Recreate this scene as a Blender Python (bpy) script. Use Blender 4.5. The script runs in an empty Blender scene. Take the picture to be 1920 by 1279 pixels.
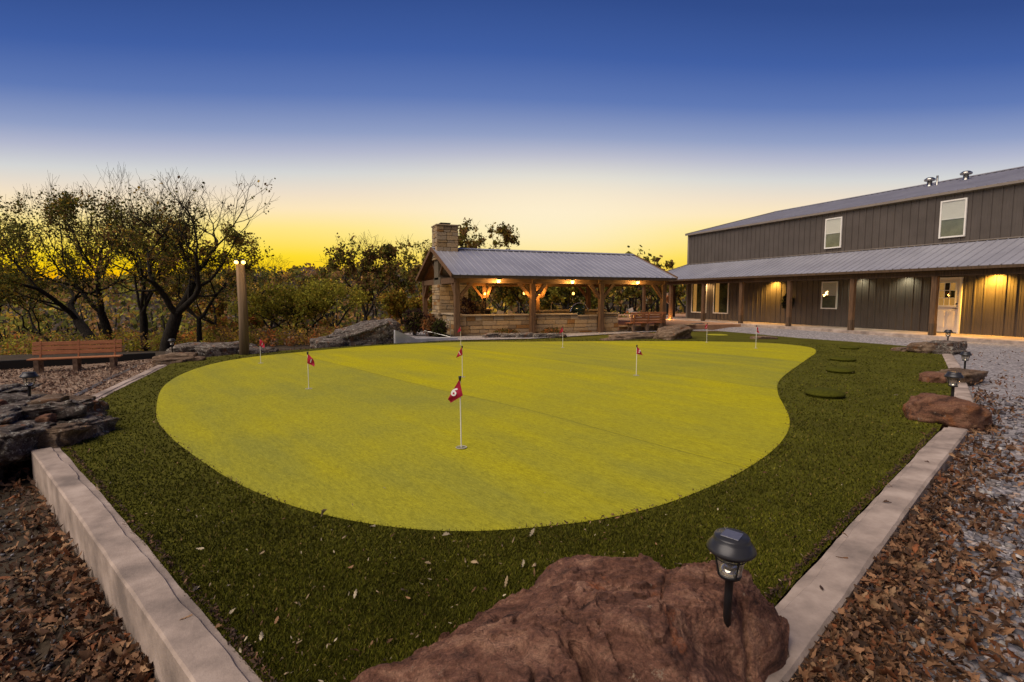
import bpy, bmesh, math, random
import numpy as np
from mathutils import Vector, Matrix

random.seed(7)
RNG = np.random.default_rng(11)
SC = bpy.context.scene
COL = SC.collection
R = math.radians

# ------------------------------------------------------------------ camera
EYE = 1.65
PITCH, YAW, FPX = R(4.87), R(21.3), 985.0
cam_d = bpy.data.cameras.new('camera')
cam = bpy.data.objects.new('camera', cam_d)
COL.objects.link(cam)
cam.location = (0, 0, EYE)
cam.rotation_euler = (R(90) - PITCH, 0, -YAW)
cam_d.sensor_width = 36.0
cam_d.lens = FPX / 1920.0 * 36.0
cam_d.clip_start, cam_d.clip_end = 0.05, 3000
SC.camera = cam

# ------------------------------------------------------------------ world: dusk sky
SUN_EL, SUN_AZ = R(50), R(-104)          # azimuth measured from +Y towards +X


def lin(r, g, b):
    f = lambda v: (v / 255) / 12.92 if v / 255 <= 0.04045 else ((v / 255 + 0.055) / 1.055) ** 2.4
    return (f(r), f(g), f(b), 1)


W = bpy.data.worlds.new('World')
SC.world = W
W.use_nodes = True
nt = W.node_tree
nt.nodes.clear()


def wn(t, **k):
    n = nt.nodes.new(t)
    for a, v in k.items():
        setattr(n, a, v)
    return n


def wmath(op, a, b=None):
    n = wn('ShaderNodeMath', operation=op)
    for i, v in enumerate((a, b)):
        if v is None:
            continue
        if isinstance(v, (int, float)):
            n.inputs[i].default_value = v
        else:
            nt.links.new(v, n.inputs[i])
    return n.outputs[0]


tc = wn('ShaderNodeTexCoord')
sep = wn('ShaderNodeSeparateXYZ')
nt.links.new(tc.outputs['Generated'], sep.inputs[0])
elev = wmath('ARCSINE', sep.outputs[2])
hlen = wmath('SQRT', wmath('ADD', wmath('MULTIPLY', sep.outputs[0], sep.outputs[0]), wmath('MULTIPLY', sep.outputs[1], sep.outputs[1])))
GLOW = R(17)                             # azimuth of the middle of the afterglow
ca = wmath('DIVIDE', wmath('ADD', wmath('MULTIPLY', sep.outputs[0], math.sin(GLOW)), wmath('MULTIPLY', sep.outputs[1], math.cos(GLOW))), wmath('MAXIMUM', hlen, 1e-4))
fac = wmath('ADD', wmath('MULTIPLY', wmath('SUBTRACT', 1.0, ca), 1.15), 1.0)
eff = wmath('DIVIDE', wmath('MULTIPLY', wmath('MAXIMUM', elev, 0.0), fac), R(90))
ramp = wn('ShaderNodeValToRGB')
nt.links.new(eff, ramp.inputs[0])
STOPS = [(0, (232, 128, 8)), (1.6, (246, 168, 4)), (2.9, (252, 208, 6)), (4.3, (254, 221, 36)), (7.1, (255, 230, 132)), (9, (253, 230, 186)),
         (10.6, (238, 222, 200)), (12.6, (212, 213, 212)), (14.7, (178, 183, 205)), (16.6, (142, 157, 196)), (20.0, (94, 120, 180)),
         (24, (63, 94, 163)), (29, (47, 75, 139)), (45, (24, 48, 105)), (90, (16, 34, 84))]
els = ramp.color_ramp.elements
while len(els) < len(STOPS):
    els.new(0.5)
for e, (d, c) in zip(els, STOPS):
    e.position = d / 90
    e.color = lin(*c)
bg = wn('ShaderNodeBackground')
bg.inputs[1].default_value = 1.0
# a little real Nishita twilight scattered on top of the measured dusk colours
sky = wn('ShaderNodeTexSky', sky_type='NISHITA')
sky.sun_disc = False
sky.sun_elevation = R(2)
sky.sun_rotation = SUN_AZ
# the pale dome of brightest twilight above the point where the sun went down
GL2 = R(25)
ca2 = wmath('DIVIDE', wmath('ADD', wmath('MULTIPLY', sep.outputs[0], math.sin(GL2)), wmath('MULTIPLY', sep.outputs[1], math.cos(GL2))), wmath('MAXIMUM', hlen, 1e-4))
az2 = wmath('MULTIPLY', wmath('SUBTRACT', 1.0, ca2), 2.0 / R(15) ** 2)
el2 = wmath('POWER', wmath('DIVIDE', wmath('ABSOLUTE', wmath('SUBTRACT', elev, R(8.0))), R(4.6)), 2.0)
dome = wmath('MULTIPLY', wmath('EXPONENT', wmath('MULTIPLY', wmath('ADD', az2, el2), -1.0)), .78)
domec = wn('ShaderNodeMixRGB')
nt.links.new(dome, domec.inputs[0])
nt.links.new(ramp.outputs[0], domec.inputs[1])
domec.inputs[2].default_value = lin(253, 240, 210)
addc = wn('ShaderNodeMixRGB', blend_type='ADD')
addc.inputs[0].default_value = 0.004
nt.links.new(domec.outputs[0], addc.inputs[1])
nt.links.new(sky.outputs[0], addc.inputs[2])
nt.links.new(addc.outputs[0], bg.inputs[0])
out = wn('ShaderNodeOutputWorld')
nt.links.new(bg.outputs[0], out.inputs[0])

# ------------------------------------------------------------------ soft afterglow key
sun_d = bpy.data.lights.new('sun', 'SUN')
sun = bpy.data.objects.new('sun', sun_d)
COL.objects.link(sun)
sun_d.energy = 3.9
sun_d.angle = R(55)
sun_d.color = (1.0, 0.86, 0.70)
sd = Vector((math.sin(SUN_AZ) * math.cos(SUN_EL), math.cos(SUN_AZ) * math.cos(SUN_EL), math.sin(SUN_EL)))
sun.rotation_euler = sd.to_track_quat('Z', 'Y').to_euler()

vs = SC.view_settings
vs.view_transform = 'Standard'
vs.look = 'None'
vs.exposure = 0.0
vs.gamma = 1.0
vs.use_curve_mapping = False
SC.cycles.max_bounces = 6
SC.cycles.diffuse_bounces = 3
SC.cycles.transparent_max_bounces = 12
SC.cycles.sample_clamp_indirect = 4.0
SC.cycles.use_denoising = True

# ------------------------------------------------------------------ pixel -> place helpers (photo pixels, 1920 x 1279)
_fh = np.array([math.sin(YAW), math.cos(YAW), 0.0])
_rt = np.array([math.cos(YAW), -math.sin(YAW), 0.0])
_fw = _fh * math.cos(PITCH) - np.array([0, 0, math.sin(PITCH)])
_up = _fh * math.sin(PITCH) + np.array([0, 0, math.cos(PITCH)])
_O = np.array([0, 0, EYE])


def ray(x, y):
    return _fw + _rt * (x - 960) / FPX - _up * (y - 639.5) / FPX


def atz(x, y, z=0.0):
    d = ray(x, y)
    return _O + d * ((z - EYE) / d[2])


def atd(x, y, dep):
    return _O + ray(x, y) * dep


# ------------------------------------------------------------------ materials
MATS = {}


def mat(name, c1, c2=None, c3=None, scale=4.0, detail=6.0, rough=0.8, bump=0.0, bscale=None, attr=False, metal=0.0,
        stretch=(1, 1, 1), trans=0.0, spec=0.3, emit=None, estr=0.0, glass=False, voronoi=0.0, milky=0.0, coords='Object', lo=0.35, hi=0.65, dist=0.02, vrough=0.0):
    m = bpy.data.materials.new(name)
    m.use_nodes = True
    t = m.node_tree
    t.nodes.clear()
    N = lambda ty, **k: [t.nodes.new(ty)][0]
    o = N('ShaderNodeOutputMaterial')
    b = N('ShaderNodeBsdfPrincipled')
    b.inputs['Roughness'].default_value = rough
    b.inputs['Metallic'].default_value = metal
    b.inputs['Specular IOR Level'].default_value = spec
    tcn = N('ShaderNodeTexCoord')
    mp = N('ShaderNodeMapping')
    mp.inputs['Scale'].default_value = stretch
    if coords == 'World':
        g = N('ShaderNodeNewGeometry')
        t.links.new(g.outputs['Position'], mp.inputs[0])
    else:
        t.links.new(tcn.outputs[coords], mp.inputs[0])
    c1 = (*c1, 1) if len(c1) == 3 else c1
    col = None
    if c2 is not None:
        if voronoi:
            nz = N('ShaderNodeTexVoronoi')
            nz.inputs['Scale'].default_value = voronoi
            t.links.new(mp.outputs[0], nz.inputs['Vector'])
            fo = nz.outputs['Color']
            sp = N('ShaderNodeSeparateColor')
            t.links.new(fo, sp.inputs[0])
            fo = sp.outputs[0]
            lo_, hi_ = 0.0, 1.0
        else:
            nz = N('ShaderNodeTexNoise')
            nz.inputs['Scale'].default_value = scale
            nz.inputs['Detail'].default_value = detail
            nz.inputs['Roughness'].default_value = 0.62
            t.links.new(mp.outputs[0], nz.inputs['Vector'])
            fo = nz.outputs['Fac']
            lo_, hi_ = lo, hi
        rp = N('ShaderNodeValToRGB')
        t.links.new(fo, rp.inputs[0])
        e = rp.color_ramp.elements
        e[0].position, e[0].color = lo_, c1
        e[1].position, e[1].color = hi_, (*c2, 1)
        if c3 is not None:
            k = e.new((lo_ + hi_) / 2 + 0.02)
            k.color = (*c3, 1)
        col = rp.outputs[0]
    if attr:
        a = N('ShaderNodeAttribute')
        a.attribute_name = 'Col'
        if col is None:
            col = a.outputs['Color']
        else:
            mx = N('ShaderNodeMixRGB')
            mx.blend_type = 'MULTIPLY'
            mx.inputs[0].default_value = 1
            t.links.new(col, mx.inputs[1])
            t.links.new(a.outputs['Color'], mx.inputs[2])
            col = mx.outputs[0]
    if col is not None:
        t.links.new(col, b.inputs['Base Color'])
    else:
        b.inputs['Base Color'].default_value = c1
    if bump:
        bn = N('ShaderNodeTexNoise')
        bn.inputs['Scale'].default_value = bscale or scale * 4
        bn.inputs['Detail'].default_value = 8
        bn.inputs['Roughness'].default_value = 0.65
        t.links.new(mp.outputs[0], bn.inputs['Vector'])
        h = bn.outputs['Fac']
        if voronoi:
            v2 = N('ShaderNodeTexVoronoi')
            v2.inputs['Scale'].default_value = voronoi
            t.links.new(mp.outputs[0], v2.inputs['Vector'])
            inv = N('ShaderNodeMath')
            inv.operation = 'SUBTRACT'
            inv.inputs[0].default_value = 1
            t.links.new(v2.outputs['Distance'], inv.inputs[1])
            h = inv.outputs[0]
        bp = N('ShaderNodeBump')
        bp.inputs['Strength'].default_value = bump
        bp.inputs['Distance'].default_value = dist
        t.links.new(h, bp.inputs['Height'])
        t.links.new(bp.outputs[0], b.inputs['Normal'])
        if vrough:
            mr = N('ShaderNodeMapRange')
            mr.inputs['To Min'].default_value = max(rough - vrough, 0.05)
            mr.inputs['To Max'].default_value = min(rough + vrough, 1)
            mr.inputs['From Min'].default_value, mr.inputs['From Max'].default_value = 0.3, 0.7
            t.links.new(h, mr.inputs['Value'])
            t.links.new(mr.outputs[0], b.inputs['Roughness'])
    sh = b.outputs[0]
    if emit is not None:
        b.inputs['Emission Color'].default_value = (*emit, 1)
        b.inputs['Emission Strength'].default_value = estr
    if trans:
        tl = N('ShaderNodeBsdfTranslucent')
        if col is not None:
            t.links.new(col, tl.inputs[0])
        else:
            tl.inputs[0].default_value = c1
        ms = N('ShaderNodeMixShader')
        ms.inputs[0].default_value = trans
        t.links.new(sh, ms.inputs[1])
        t.links.new(tl.outputs[0], ms.inputs[2])
        sh = ms.outputs[0]
    if glass:
        tr = N('ShaderNodeBsdfTransparent')
        tr.inputs[0].default_value = c1
        gl = N('ShaderNodeBsdfGlossy')
        gl.inputs['Roughness'].default_value = rough
        lw = N('ShaderNodeLayerWeight')
        lw.inputs[0].default_value = .5
        pw_ = N('ShaderNodeMath')
        pw_.operation = 'POWER'
        pw_.inputs[1].default_value = 3.5
        t.links.new(lw.outputs['Facing'], pw_.inputs[0])
        fr = N('ShaderNodeMapRange')
        fr.inputs['To Min'].default_value, fr.inputs['To Max'].default_value = .05, .9
        t.links.new(pw_.outputs[0], fr.inputs['Value'])
        ms = N('ShaderNodeMixShader')
        t.links.new(fr.outputs[0], ms.inputs[0])
        t.links.new(tr.outputs[0], ms.inputs[1])
        t.links.new(gl.outputs[0], ms.inputs[2])
        sh = ms.outputs[0]
        if milky:
            tl = N('ShaderNodeBsdfTranslucent')
            df = N('ShaderNodeBsdfDiffuse')
            for n_ in (tl, df):
                n_.inputs[0].default_value = (.9, .84, .74, 1)
            m1 = N('ShaderNodeMixShader')
            t.links.new(tl.outputs[0], m1.inputs[1])
            t.links.new(df.outputs[0], m1.inputs[2])
            m2 = N('ShaderNodeMixShader')
            m2.inputs[0].default_value = milky
            t.links.new(sh, m2.inputs[1])
            t.links.new(m1.outputs[0], m2.inputs[2])
            sh = m2.outputs[0]
    t.links.new(sh, o.inputs[0])
    MATS[name] = m
    return m


mat('earth', (.035, .026, .018), (.085, .06, .04), (.055, .04, .026), scale=2.2, bump=.8, bscale=30, rough=.95)
mat('gravel', (.17, .155, .165), (.42, .39, .40), (.27, .25, .265), voronoi=22, bump=1.0, dist=.03, rough=.9, coords='World', stretch=(1, 1, .3))
mat('chips', (.13, .085, .06), (.40, .29, .22), (.26, .18, .13), voronoi=26, bump=1.0, dist=.03, rough=.95, coords='World', stretch=(1, 1, .3))
mat('pebble', (.7, .7, .7), (1, 1, 1), attr=True, scale=40, rough=.75, bump=.2, bscale=120)
mat('leaf_dry', (.75, .75, .75), (1, 1, 1), attr=True, scale=18, rough=.8, trans=.12)
mat('turf', (.065, .062, .007), (.095, .092, .011), scale=1.4, bump=.6, bscale=160, rough=.95, coords='World', spec=.1, dist=.01)
mat('mound_turf', (.05, .052, .005), (.085, .086, .009), scale=30, bump=1.0, bscale=120, rough=.95, coords='World', spec=.1, dist=.015)
mat('blade', (.8, .8, .8), (1, 1, 1), attr=True, scale=1.1, rough=.75, trans=.2, spec=.15, coords='World')
mat('concrete', (.20, .16, .14), (.47, .38, .33), (.36, .285, .245), scale=2.3, detail=15, lo=.36, hi=.64, bump=.35, bscale=70, rough=.9, coords='World', dist=.01)
mat('concrete_grey', (.36, .36, .40), (.55, .55, .60), scale=2.5, detail=8, bump=.3, bscale=40, rough=.9, coords='World', dist=.01)
mat('boulder', (.085, .040, .026), (.36, .20, .125), (.20, .105, .066), scale=3.2, detail=14, bump=1.0, bscale=9, rough=.82, lo=.3, hi=.72, dist=.035, coords='World')
mat('boulder_red', (.10, .045, .028), (.33, .18, .11), (.21, .10, .06), scale=3.4, detail=12, bump=.9, bscale=10, rough=.85, coords='World')
mat('rock_grey', (.035, .030, .027), (.24, .21, .19), (.11, .09, .078), scale=5.2, detail=12, bump=1.0, bscale=16, rough=.9, lo=.34, hi=.68, coords='World')
mat('rock_tan', (.10, .07, .05), (.34, .26, .19), (.20, .145, .105), scale=3.6, detail=12, bump=1.0, bscale=14, rough=.9, coords='World')
mat('barn_panel', (.076, .064, .059), (.098, .083, .077), scale=1.2, rough=.42, spec=.4, bump=.03, bscale=20, coords='World', vrough=.08)
mat('roof_metal', (.29, .29, .345), (.36, .36, .42), scale=.8, rough=.42, metal=.25, spec=.5, bump=.03, bscale=12, coords='World', vrough=.1)
mat('trim', (.20, .17, .15), (.24, .205, .18), scale=2, rough=.5)
mat('timber', (.075, .042, .023), (.19, .11, .06), (.13, .072, .038), scale=3, detail=8, stretch=(9, 9, .7), bump=.4, bscale=10, rough=.75)
mat('timber_x', (.085, .045, .023), (.22, .12, .06), (.15, .08, .04), scale=3, detail=8, stretch=(.7, 9, 9), bump=.4, bscale=10, rough=.75)
mat('timber_dark', (.05, .032, .02), (.12, .075, .045), scale=3, detail=8, stretch=(9, 9, .7), bump=.4, rough=.85)
mat('decking', (.13, .08, .045), (.24, .15, .085), scale=3, stretch=(1, 8, 8), rough=.8)
mat('bench_wood', (.26, .095, .040), (.42, .17, .075), scale=4, detail=8, stretch=(.8, 10, 10), bump=.25, rough=.6, coords='Object')
mat('bench_leg', (.10, .06, .04), (.20, .13, .085), scale=8, rough=.8, bump=.3)
mat('stone', (.62, .56, .5), (1, 1, 1), attr=False, scale=5, detail=10, bump=.8, bscale=24, rough=.9)
STONE = []
for i, (a, b) in enumerate([((.26, .165, .08), (.42, .29, .15)), ((.33, .225, .12), (.47, .34, .20)), ((.20, .10, .035), (.34, .18, .065)), ((.27, .20, .13), (.40, .31, .21)), ((.17, .12, .075), (.29, .21, .13))]):
    STONE.append(mat('stone_%d' % i, a, b, scale=6, detail=10, bump=.8, bscale=22, rough=.92))
mat('mortar', (.10, .08, .055), (.15, .12, .085), scale=12, rough=.95, bump=.4)
mat('paver', (.34, .18, .105), (.48, .28, .165), scale=2, detail=9, rough=.85, bump=.2, bscale=30, coords='World')
mat('black', (.012, .012, .014), rough=.38, spec=.5)
mat('black_matte', (.014, .013, .013), rough=.8)
mat('cap_metal', (.035, .036, .042), (.05, .05, .058), scale=5, rough=.34, metal=.4)
mat('solar', (.09, .09, .12), (.12, .12, .15), scale=50, rough=.12, spec=.6)
mat('lamp_glass', (.90, .87, .80), rough=.03, glass=True, milky=.22)
mat('pane', (.95, .96, .95), rough=.02, glass=True)
mat('chrome', (.75, .74, .74), rough=.12, metal=1.0)
mat('steel', (.45, .44, .42), rough=.3, metal=1.0)
mat('white_paint', (.70, .68, .66), (.78, .76, .73), scale=4, rough=.45)
mat('door_paint', (.62, .56, .53), (.70, .64, .60), scale=3, rough=.5)
mat('blind', (.62, .60, .56), (.70, .68, .64), scale=3, rough=.8, stretch=(1, 1, 30))
mat('amber_glow', (.40, .26, .11), emit=(1.0, .52, .13), estr=.30, rough=.9)  # emission imitates lamplight seen in the window and door glass
mat('screen', (.10, .11, .075), (.17, .18, .12), scale=3, rough=.5)
mat('dim_room', (.03, .035, .018), (.075, .08, .03), scale=2.2, rough=.9, coords='World')
mat('dark_room', (.02, .017, .014), rough=.9)
mat('jamb_strip', (.34, .22, .10), (.46, .31, .15), scale=4, rough=.9, stretch=(1, 8, .2))
mat('flag_red', (.40, .012, .045), (.52, .022, .07), scale=20, rough=.7, trans=.25)
mat('flag_white', (.78, .74, .74), rough=.7)
mat('pole_white', (.72, .71, .68), rough=.5)
mat('cup', (.50, .47, .38), rough=.6)
mat('hole', (.10, .095, .05), (.30, .28, .18), scale=30, rough=.9)
mat('bark', (.011, .009, .007), (.042, .033, .026), (.022, .017, .013), scale=6, detail=10, stretch=(4, 4, 1), bump=1.0, bscale=14, rough=.95)
mat('twig', (.085, .060, .042), (.14, .10, .07), scale=3, rough=.9)
mat('pole_wood', (.105, .07, .045), (.21, .15, .10), scale=2.5, detail=9, stretch=(8, 8, .4), bump=.3, rough=.85)
mat('foliage', (.72, .72, .72), (1, 1, 1), attr=True, scale=.9, rough=.7, trans=.45, spec=.1, coords='World')
mat('kamado', (.005, .016, .013), (.008, .022, .018), scale=40, rough=.25, spec=.5)
mat('bulb', (1, .75, .35), emit=(1.0, .60, .12), estr=6)
mat('sconce_glow', (1, .7, .3), emit=(1.0, .5, .10), estr=5)
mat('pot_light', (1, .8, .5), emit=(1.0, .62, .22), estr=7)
mat('edging', (.09, .085, .09), (.16, .15, .155), scale=6, rough=.5, metal=.5)
mat('cloth', (.85, .85, .85), (1, 1, 1), attr=True, scale=60, rough=.9)
mat('wreath', (.012, .016, .008), (.03, .032, .016), scale=30, rough=.9)


def rock_material(name, dark, mid, light, accent, acc_amt, lichen, lich_amt, scale=3.0, bump=1.0):
    m = bpy.data.materials.new(name)
    m.use_nodes = True
    t = m.node_tree
    L = t.links.new
    b = t.nodes['Principled BSDF']
    b.inputs['Roughness'].default_value = .85
    b.inputs['Specular IOR Level'].default_value = .25
    g = t.nodes.new('ShaderNodeNewGeometry')

    def noise(sc, det, rg=.6, dist_=0.0, off=(0, 0, 0), st=(1, 1, 1)):
        k = t.nodes.new('ShaderNodeMapping')
        k.inputs['Location'].default_value = off
        k.inputs['Scale'].default_value = st
        rt_ = t.nodes.new('ShaderNodeMapping')
        rt_.inputs['Rotation'].default_value = (0, 0, .45)
        L(g.outputs['Position'], rt_.inputs[0])
        L(rt_.outputs[0], k.inputs[0])
        n = t.nodes.new('ShaderNodeTexNoise')
        n.inputs['Scale'].default_value = sc
        n.inputs['Detail'].default_value = det
        n.inputs['Roughness'].default_value = rg
        n.inputs['Distortion'].default_value = dist_
        L(k.outputs[0], n.inputs['Vector'])
        return n.outputs['Fac']

    def rng_(v, a, c, lo=0.0, hi=1.0):
        n = t.nodes.new('ShaderNodeMapRange')
        n.inputs['From Min'].default_value, n.inputs['From Max'].default_value = a, c
        n.inputs['To Min'].default_value, n.inputs['To Max'].default_value = lo, hi
        L(v, n.inputs['Value'])
        return n.outputs[0]

    def mix(f, a, c, op='MIX'):
        n = t.nodes.new('ShaderNodeMixRGB')
        n.blend_type = op
        for i, v in enumerate((f, a, c)):
            if isinstance(v, (int, float)):
                n.inputs[i].default_value = v
            elif isinstance(v, tuple):
                n.inputs[i].default_value = (*v, 1)
            else:
                L(v, n.inputs[i])
        return n.outputs[0]
    n1 = noise(scale * 1.3, 14, .70, .5, st=(.55, 1.3, 2.0))
    rp = t.nodes.new('ShaderNodeValToRGB')
    L(n1, rp.inputs[0])
    e = rp.color_ramp.elements
    e[0].position, e[0].color = .33, (*dark, 1)
    e[1].position, e[1].color = .68, (*light, 1)
    k = e.new(.5)
    k.color = (*mid, 1)
    col = rp.outputs[0]
    col = mix(rng_(noise(scale * .9, 7, .6, .4, (5, 1, 3)), .60 - acc_amt * .1, .70 - acc_amt * .1), col, mix(noise(scale * 12, 4), accent, tuple(c * .5 for c in accent)))
    col = mix(rng_(noise(scale * 3.2, 10, .75, .2, (9, 4, 2)), .62 - lich_amt * .12, .66 - lich_amt * .12), col, lichen)
    col = mix(1.0, col, mix(rng_(noise(scale * 22, 6, .8), .3, .7), (.34, .34, .35), (1.55, 1.5, 1.46)), 'MULTIPLY')  # mottling stands in for relief shading that soft light leaves faint
    v = t.nodes.new('ShaderNodeTexVoronoi')
    v.feature = 'DISTANCE_TO_EDGE'
    v.inputs['Scale'].default_value = scale * .75
    vm = t.nodes.new('ShaderNodeVectorMath')
    vm.operation = 'ADD'
    L(g.outputs['Position'], vm.inputs[0])
    dn = t.nodes.new('ShaderNodeTexNoise')
    dn.inputs['Scale'].default_value = scale * 2
    dn.inputs['Detail'].default_value = 6
    sc_ = t.nodes.new('ShaderNodeVectorMath')
    sc_.operation = 'SCALE'
    sc_.inputs['Scale'].default_value = .5 / scale
    L(g.outputs['Position'], dn.inputs['Vector'])
    L(dn.outputs['Color'], sc_.inputs[0])
    L(sc_.outputs[0], vm.inputs[1])
    L(vm.outputs[0], v.inputs['Vector'])
    crack = rng_(v.outputs['Distance'], .0, .012, .0, .35)
    L(col, b.inputs['Base Color'])
    hmix = t.nodes.new('ShaderNodeMath')
    hmix.operation = 'MULTIPLY_ADD'
    L(noise(scale * 5, 15, .78, .3, st=(.5, 1.4, 2)), hmix.inputs[0])
    hmix.inputs[1].default_value = 2.2
    L(crack, hmix.inputs[2])
    bp = t.nodes.new('ShaderNodeBump')
    bp.inputs['Strength'].default_value = bump
    bp.inputs['Distance'].default_value = .05 / scale * 1.6
    L(hmix.outputs[0], bp.inputs['Height'])
    L(bp.outputs[0], b.inputs['Normal'])
    MATS[name] = m


rock_material('boulder', (.040, .020, .017), (.25, .118, .082), (.56, .32, .215), (.58, .17, .05), -.15, (.46, .34, .25), -.02, 3.4)
rock_material('boulder_red', (.05, .026, .02), (.22, .105, .065), (.33, .19, .12), (.40, .15, .05), .4, (.3, .24, .2), -.1, 3.6)
rock_material('rock_grey', (.016, .013, .013), (.105, .084, .074), (.29, .25, .225), (.30, .12, .05), .25, (.38, .37, .33), .6, 5.0)
rock_material('rock_tan', (.045, .03, .022), (.17, .115, .078), (.32, .24, .17), (.34, .16, .07), .2, (.36, .33, .28), .2, 4.4)


def green_material():
    m = bpy.data.materials.new('putting_turf')
    m.use_nodes = True
    t = m.node_tree
    L = t.links.new
    b = t.nodes['Principled BSDF']
    b.inputs['Roughness'].default_value = .85
    b.inputs['Specular IOR Level'].default_value = .12
    g = t.nodes.new('ShaderNodeNewGeometry')
    # rolls of carpet laid side by side; the nap of every second one lies the other way
    a, c = atz(1000, 778), atz(1385, 876)
    dr = math.atan2(c[1] - a[1], c[0] - a[0])
    mp = t.nodes.new('ShaderNodeMapping')
    mp.vector_type = 'TEXTURE'
    mp.inputs['Rotation'].default_value = (0, 0, dr)
    mp.inputs['Location'].default_value = (a[0], a[1], 0)
    L(g.outputs['Position'], mp.inputs[0])
    sp = t.nodes.new('ShaderNodeSeparateXYZ')
    L(mp.outputs[0], sp.inputs[0])

    def M(op, x, y=None):
        n = t.nodes.new('ShaderNodeMath')
        n.operation = op
        for i, v in enumerate((x, y)):
            if v is None:
                continue
            if isinstance(v, (int, float)):
                n.inputs[i].default_value = v
            else:
                L(v, n.inputs[i])
        return n.outputs[0]
    roll = M('FLOOR', M('DIVIDE', sp.outputs[1], 4.57))
    alt = M('ABSOLUTE', M('MODULO', roll, 2.0))
    seam = M('LESS_THAN', M('ABSOLUTE', M('SUBTRACT', M('FRACT', M('ADD', M('DIVIDE', sp.outputs[1], 4.57), .5)), .5)), .0022)

    def noise(scale, detail, st=(1, 1, 1), rg=.6):
        k = t.nodes.new('ShaderNodeMapping')
        k.inputs['Scale'].default_value = st
        L(mp.outputs[0], k.inputs[0])
        n = t.nodes.new('ShaderNodeTexNoise')
        n.inputs['Scale'].default_value = scale
        n.inputs['Detail'].default_value = detail
        n.inputs['Roughness'].default_value = rg
        L(k.outputs[0], n.inputs['Vector'])
        return n.outputs['Fac']
    big = noise(.35, 4)
    streak = noise(2.2, 5, (.12, 1, 1))
    fine = M('ADD', M('MULTIPLY', noise(130, 3, (.5, 1, 1), .8), .5), M('MULTIPLY', noise(38, 5, (.35, 1, 1), .75), .5))
    rp = t.nodes.new('ShaderNodeValToRGB')
    f = M('ADD', M('ADD', M('MULTIPLY', big, .55), M('MULTIPLY', streak, .45)), M('MULTIPLY', M('SUBTRACT', .5, alt), .10))
    L(f, rp.inputs[0])
    e = rp.color_ramp.elements
    e[0].position, e[0].color = .34, (.275, .268, .034, 1)
    e[1].position, e[1].color = .66, (.430, .378, .004, 1)
    fr = t.nodes.new('ShaderNodeMapRange')
    fr.inputs['From Min'].default_value, fr.inputs['From Max'].default_value = .36, .64
    fr.inputs['To Min'].default_value, fr.inputs['To Max'].default_value = .58, 1.34
    L(fine, fr.inputs['Value'])
    sm = M('SUBTRACT', 1.0, M('MULTIPLY', seam, .35))
    mul = M('MULTIPLY', fr.outputs[0], sm)
    mx = t.nodes.new('ShaderNodeVectorMath')
    mx.operation = 'SCALE'
    L(rp.outputs[0], mx.inputs[0])
    L(mul, mx.inputs['Scale'])
    L(mx.outputs[0], b.inputs['Base Color'])
    bp = t.nodes.new('ShaderNodeBump')
    bp.inputs['Strength'].default_value = .5
    bp.inputs['Distance'].default_value = .006
    L(fine, bp.inputs['Height'])
    L(bp.outputs[0], b.inputs['Normal'])
    MATS['putting_turf'] = m


green_material()


# ------------------------------------------------------------------ noise
def _hash(ix, iy, iz, seed):
    h = (ix.astype(np.int64) * 374761393 + iy.astype(np.int64) * 668265263 + iz.astype(np.int64) * 2147483647 + seed * 144665) & 0xffffffff
    h = ((h ^ (h >> 13)) * 1274126177) & 0xffffffff
    h = ((h ^ (h >> 16)) * 2246822519) & 0xffffffff
    return (h ^ (h >> 15)).astype(np.float64) / 0xffffffff


def vnoise(p, seed=0):
    p = np.asarray(p, float)
    i = np.floor(p).astype(np.int64)
    f = p - i
    f = f * f * (3 - 2 * f)
    r = 0
    for dx in (0, 1):
        for dy in (0, 1):
            for dz in (0, 1):
                w = (f[:, 0] if dx else 1 - f[:, 0]) * (f[:, 1] if dy else 1 - f[:, 1]) * (f[:, 2] if dz else 1 - f[:, 2])
                r = r + w * _hash(i[:, 0] + dx, i[:, 1] + dy, i[:, 2] + dz, seed)
    return r * 2 - 1


def fbm(p, octv=5, seed=0, gain=.5, ridge=False):
    p = np.asarray(p, float)
    a, r, s = 1.0, 0, 1.0
    for o in range(octv):
        n = vnoise(p * s + 17.3 * o, seed + o)
        r = r + a * ((1 - 2 * np.abs(n)) if ridge else n)
        a *= gain
        s *= 2.03
    return r


def sstep(a, b, x):
    t = np.clip((np.asarray(x, float) - a) / (b - a), 0, 1)
    return t * t * (3 - 2 * t)


# ------------------------------------------------------------------ mesh helpers
def mesh(name, V, F, material=None, col=None, smooth=False):
    """V: n x 3, F: list of index tuples or an (m, k) array"""
    me = bpy.data.meshes.new(name)
    V = np.asarray(V, np.float32)
    if isinstance(F, np.ndarray):
        m, k = F.shape
        me.vertices.add(len(V))
        me.vertices.foreach_set('co', V.ravel())
        me.loops.add(m * k)
        me.loops.foreach_set('vertex_index', F.astype(np.int32).ravel())
        me.polygons.add(m)
        me.polygons.foreach_set('loop_start', np.arange(0, m * k, k, dtype=np.int32))
        me.update(calc_edges=True)
    else:
        me.from_pydata(V.tolist(), [], [tuple(int(i) for i in f) for f in F])
    if col is not None:
        c = np.ones((len(V), 4), np.float32)
        c[:, :3] = col
        at = me.color_attributes.new('Col', 'FLOAT_COLOR', 'POINT')
        at.data.foreach_set('color', c.ravel())
    if smooth:
        me.polygons.foreach_set('use_smooth', [True] * len(me.polygons))
    if material:
        me.materials.append(MATS[material] if isinstance(material, str) else material)
    return me


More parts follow.
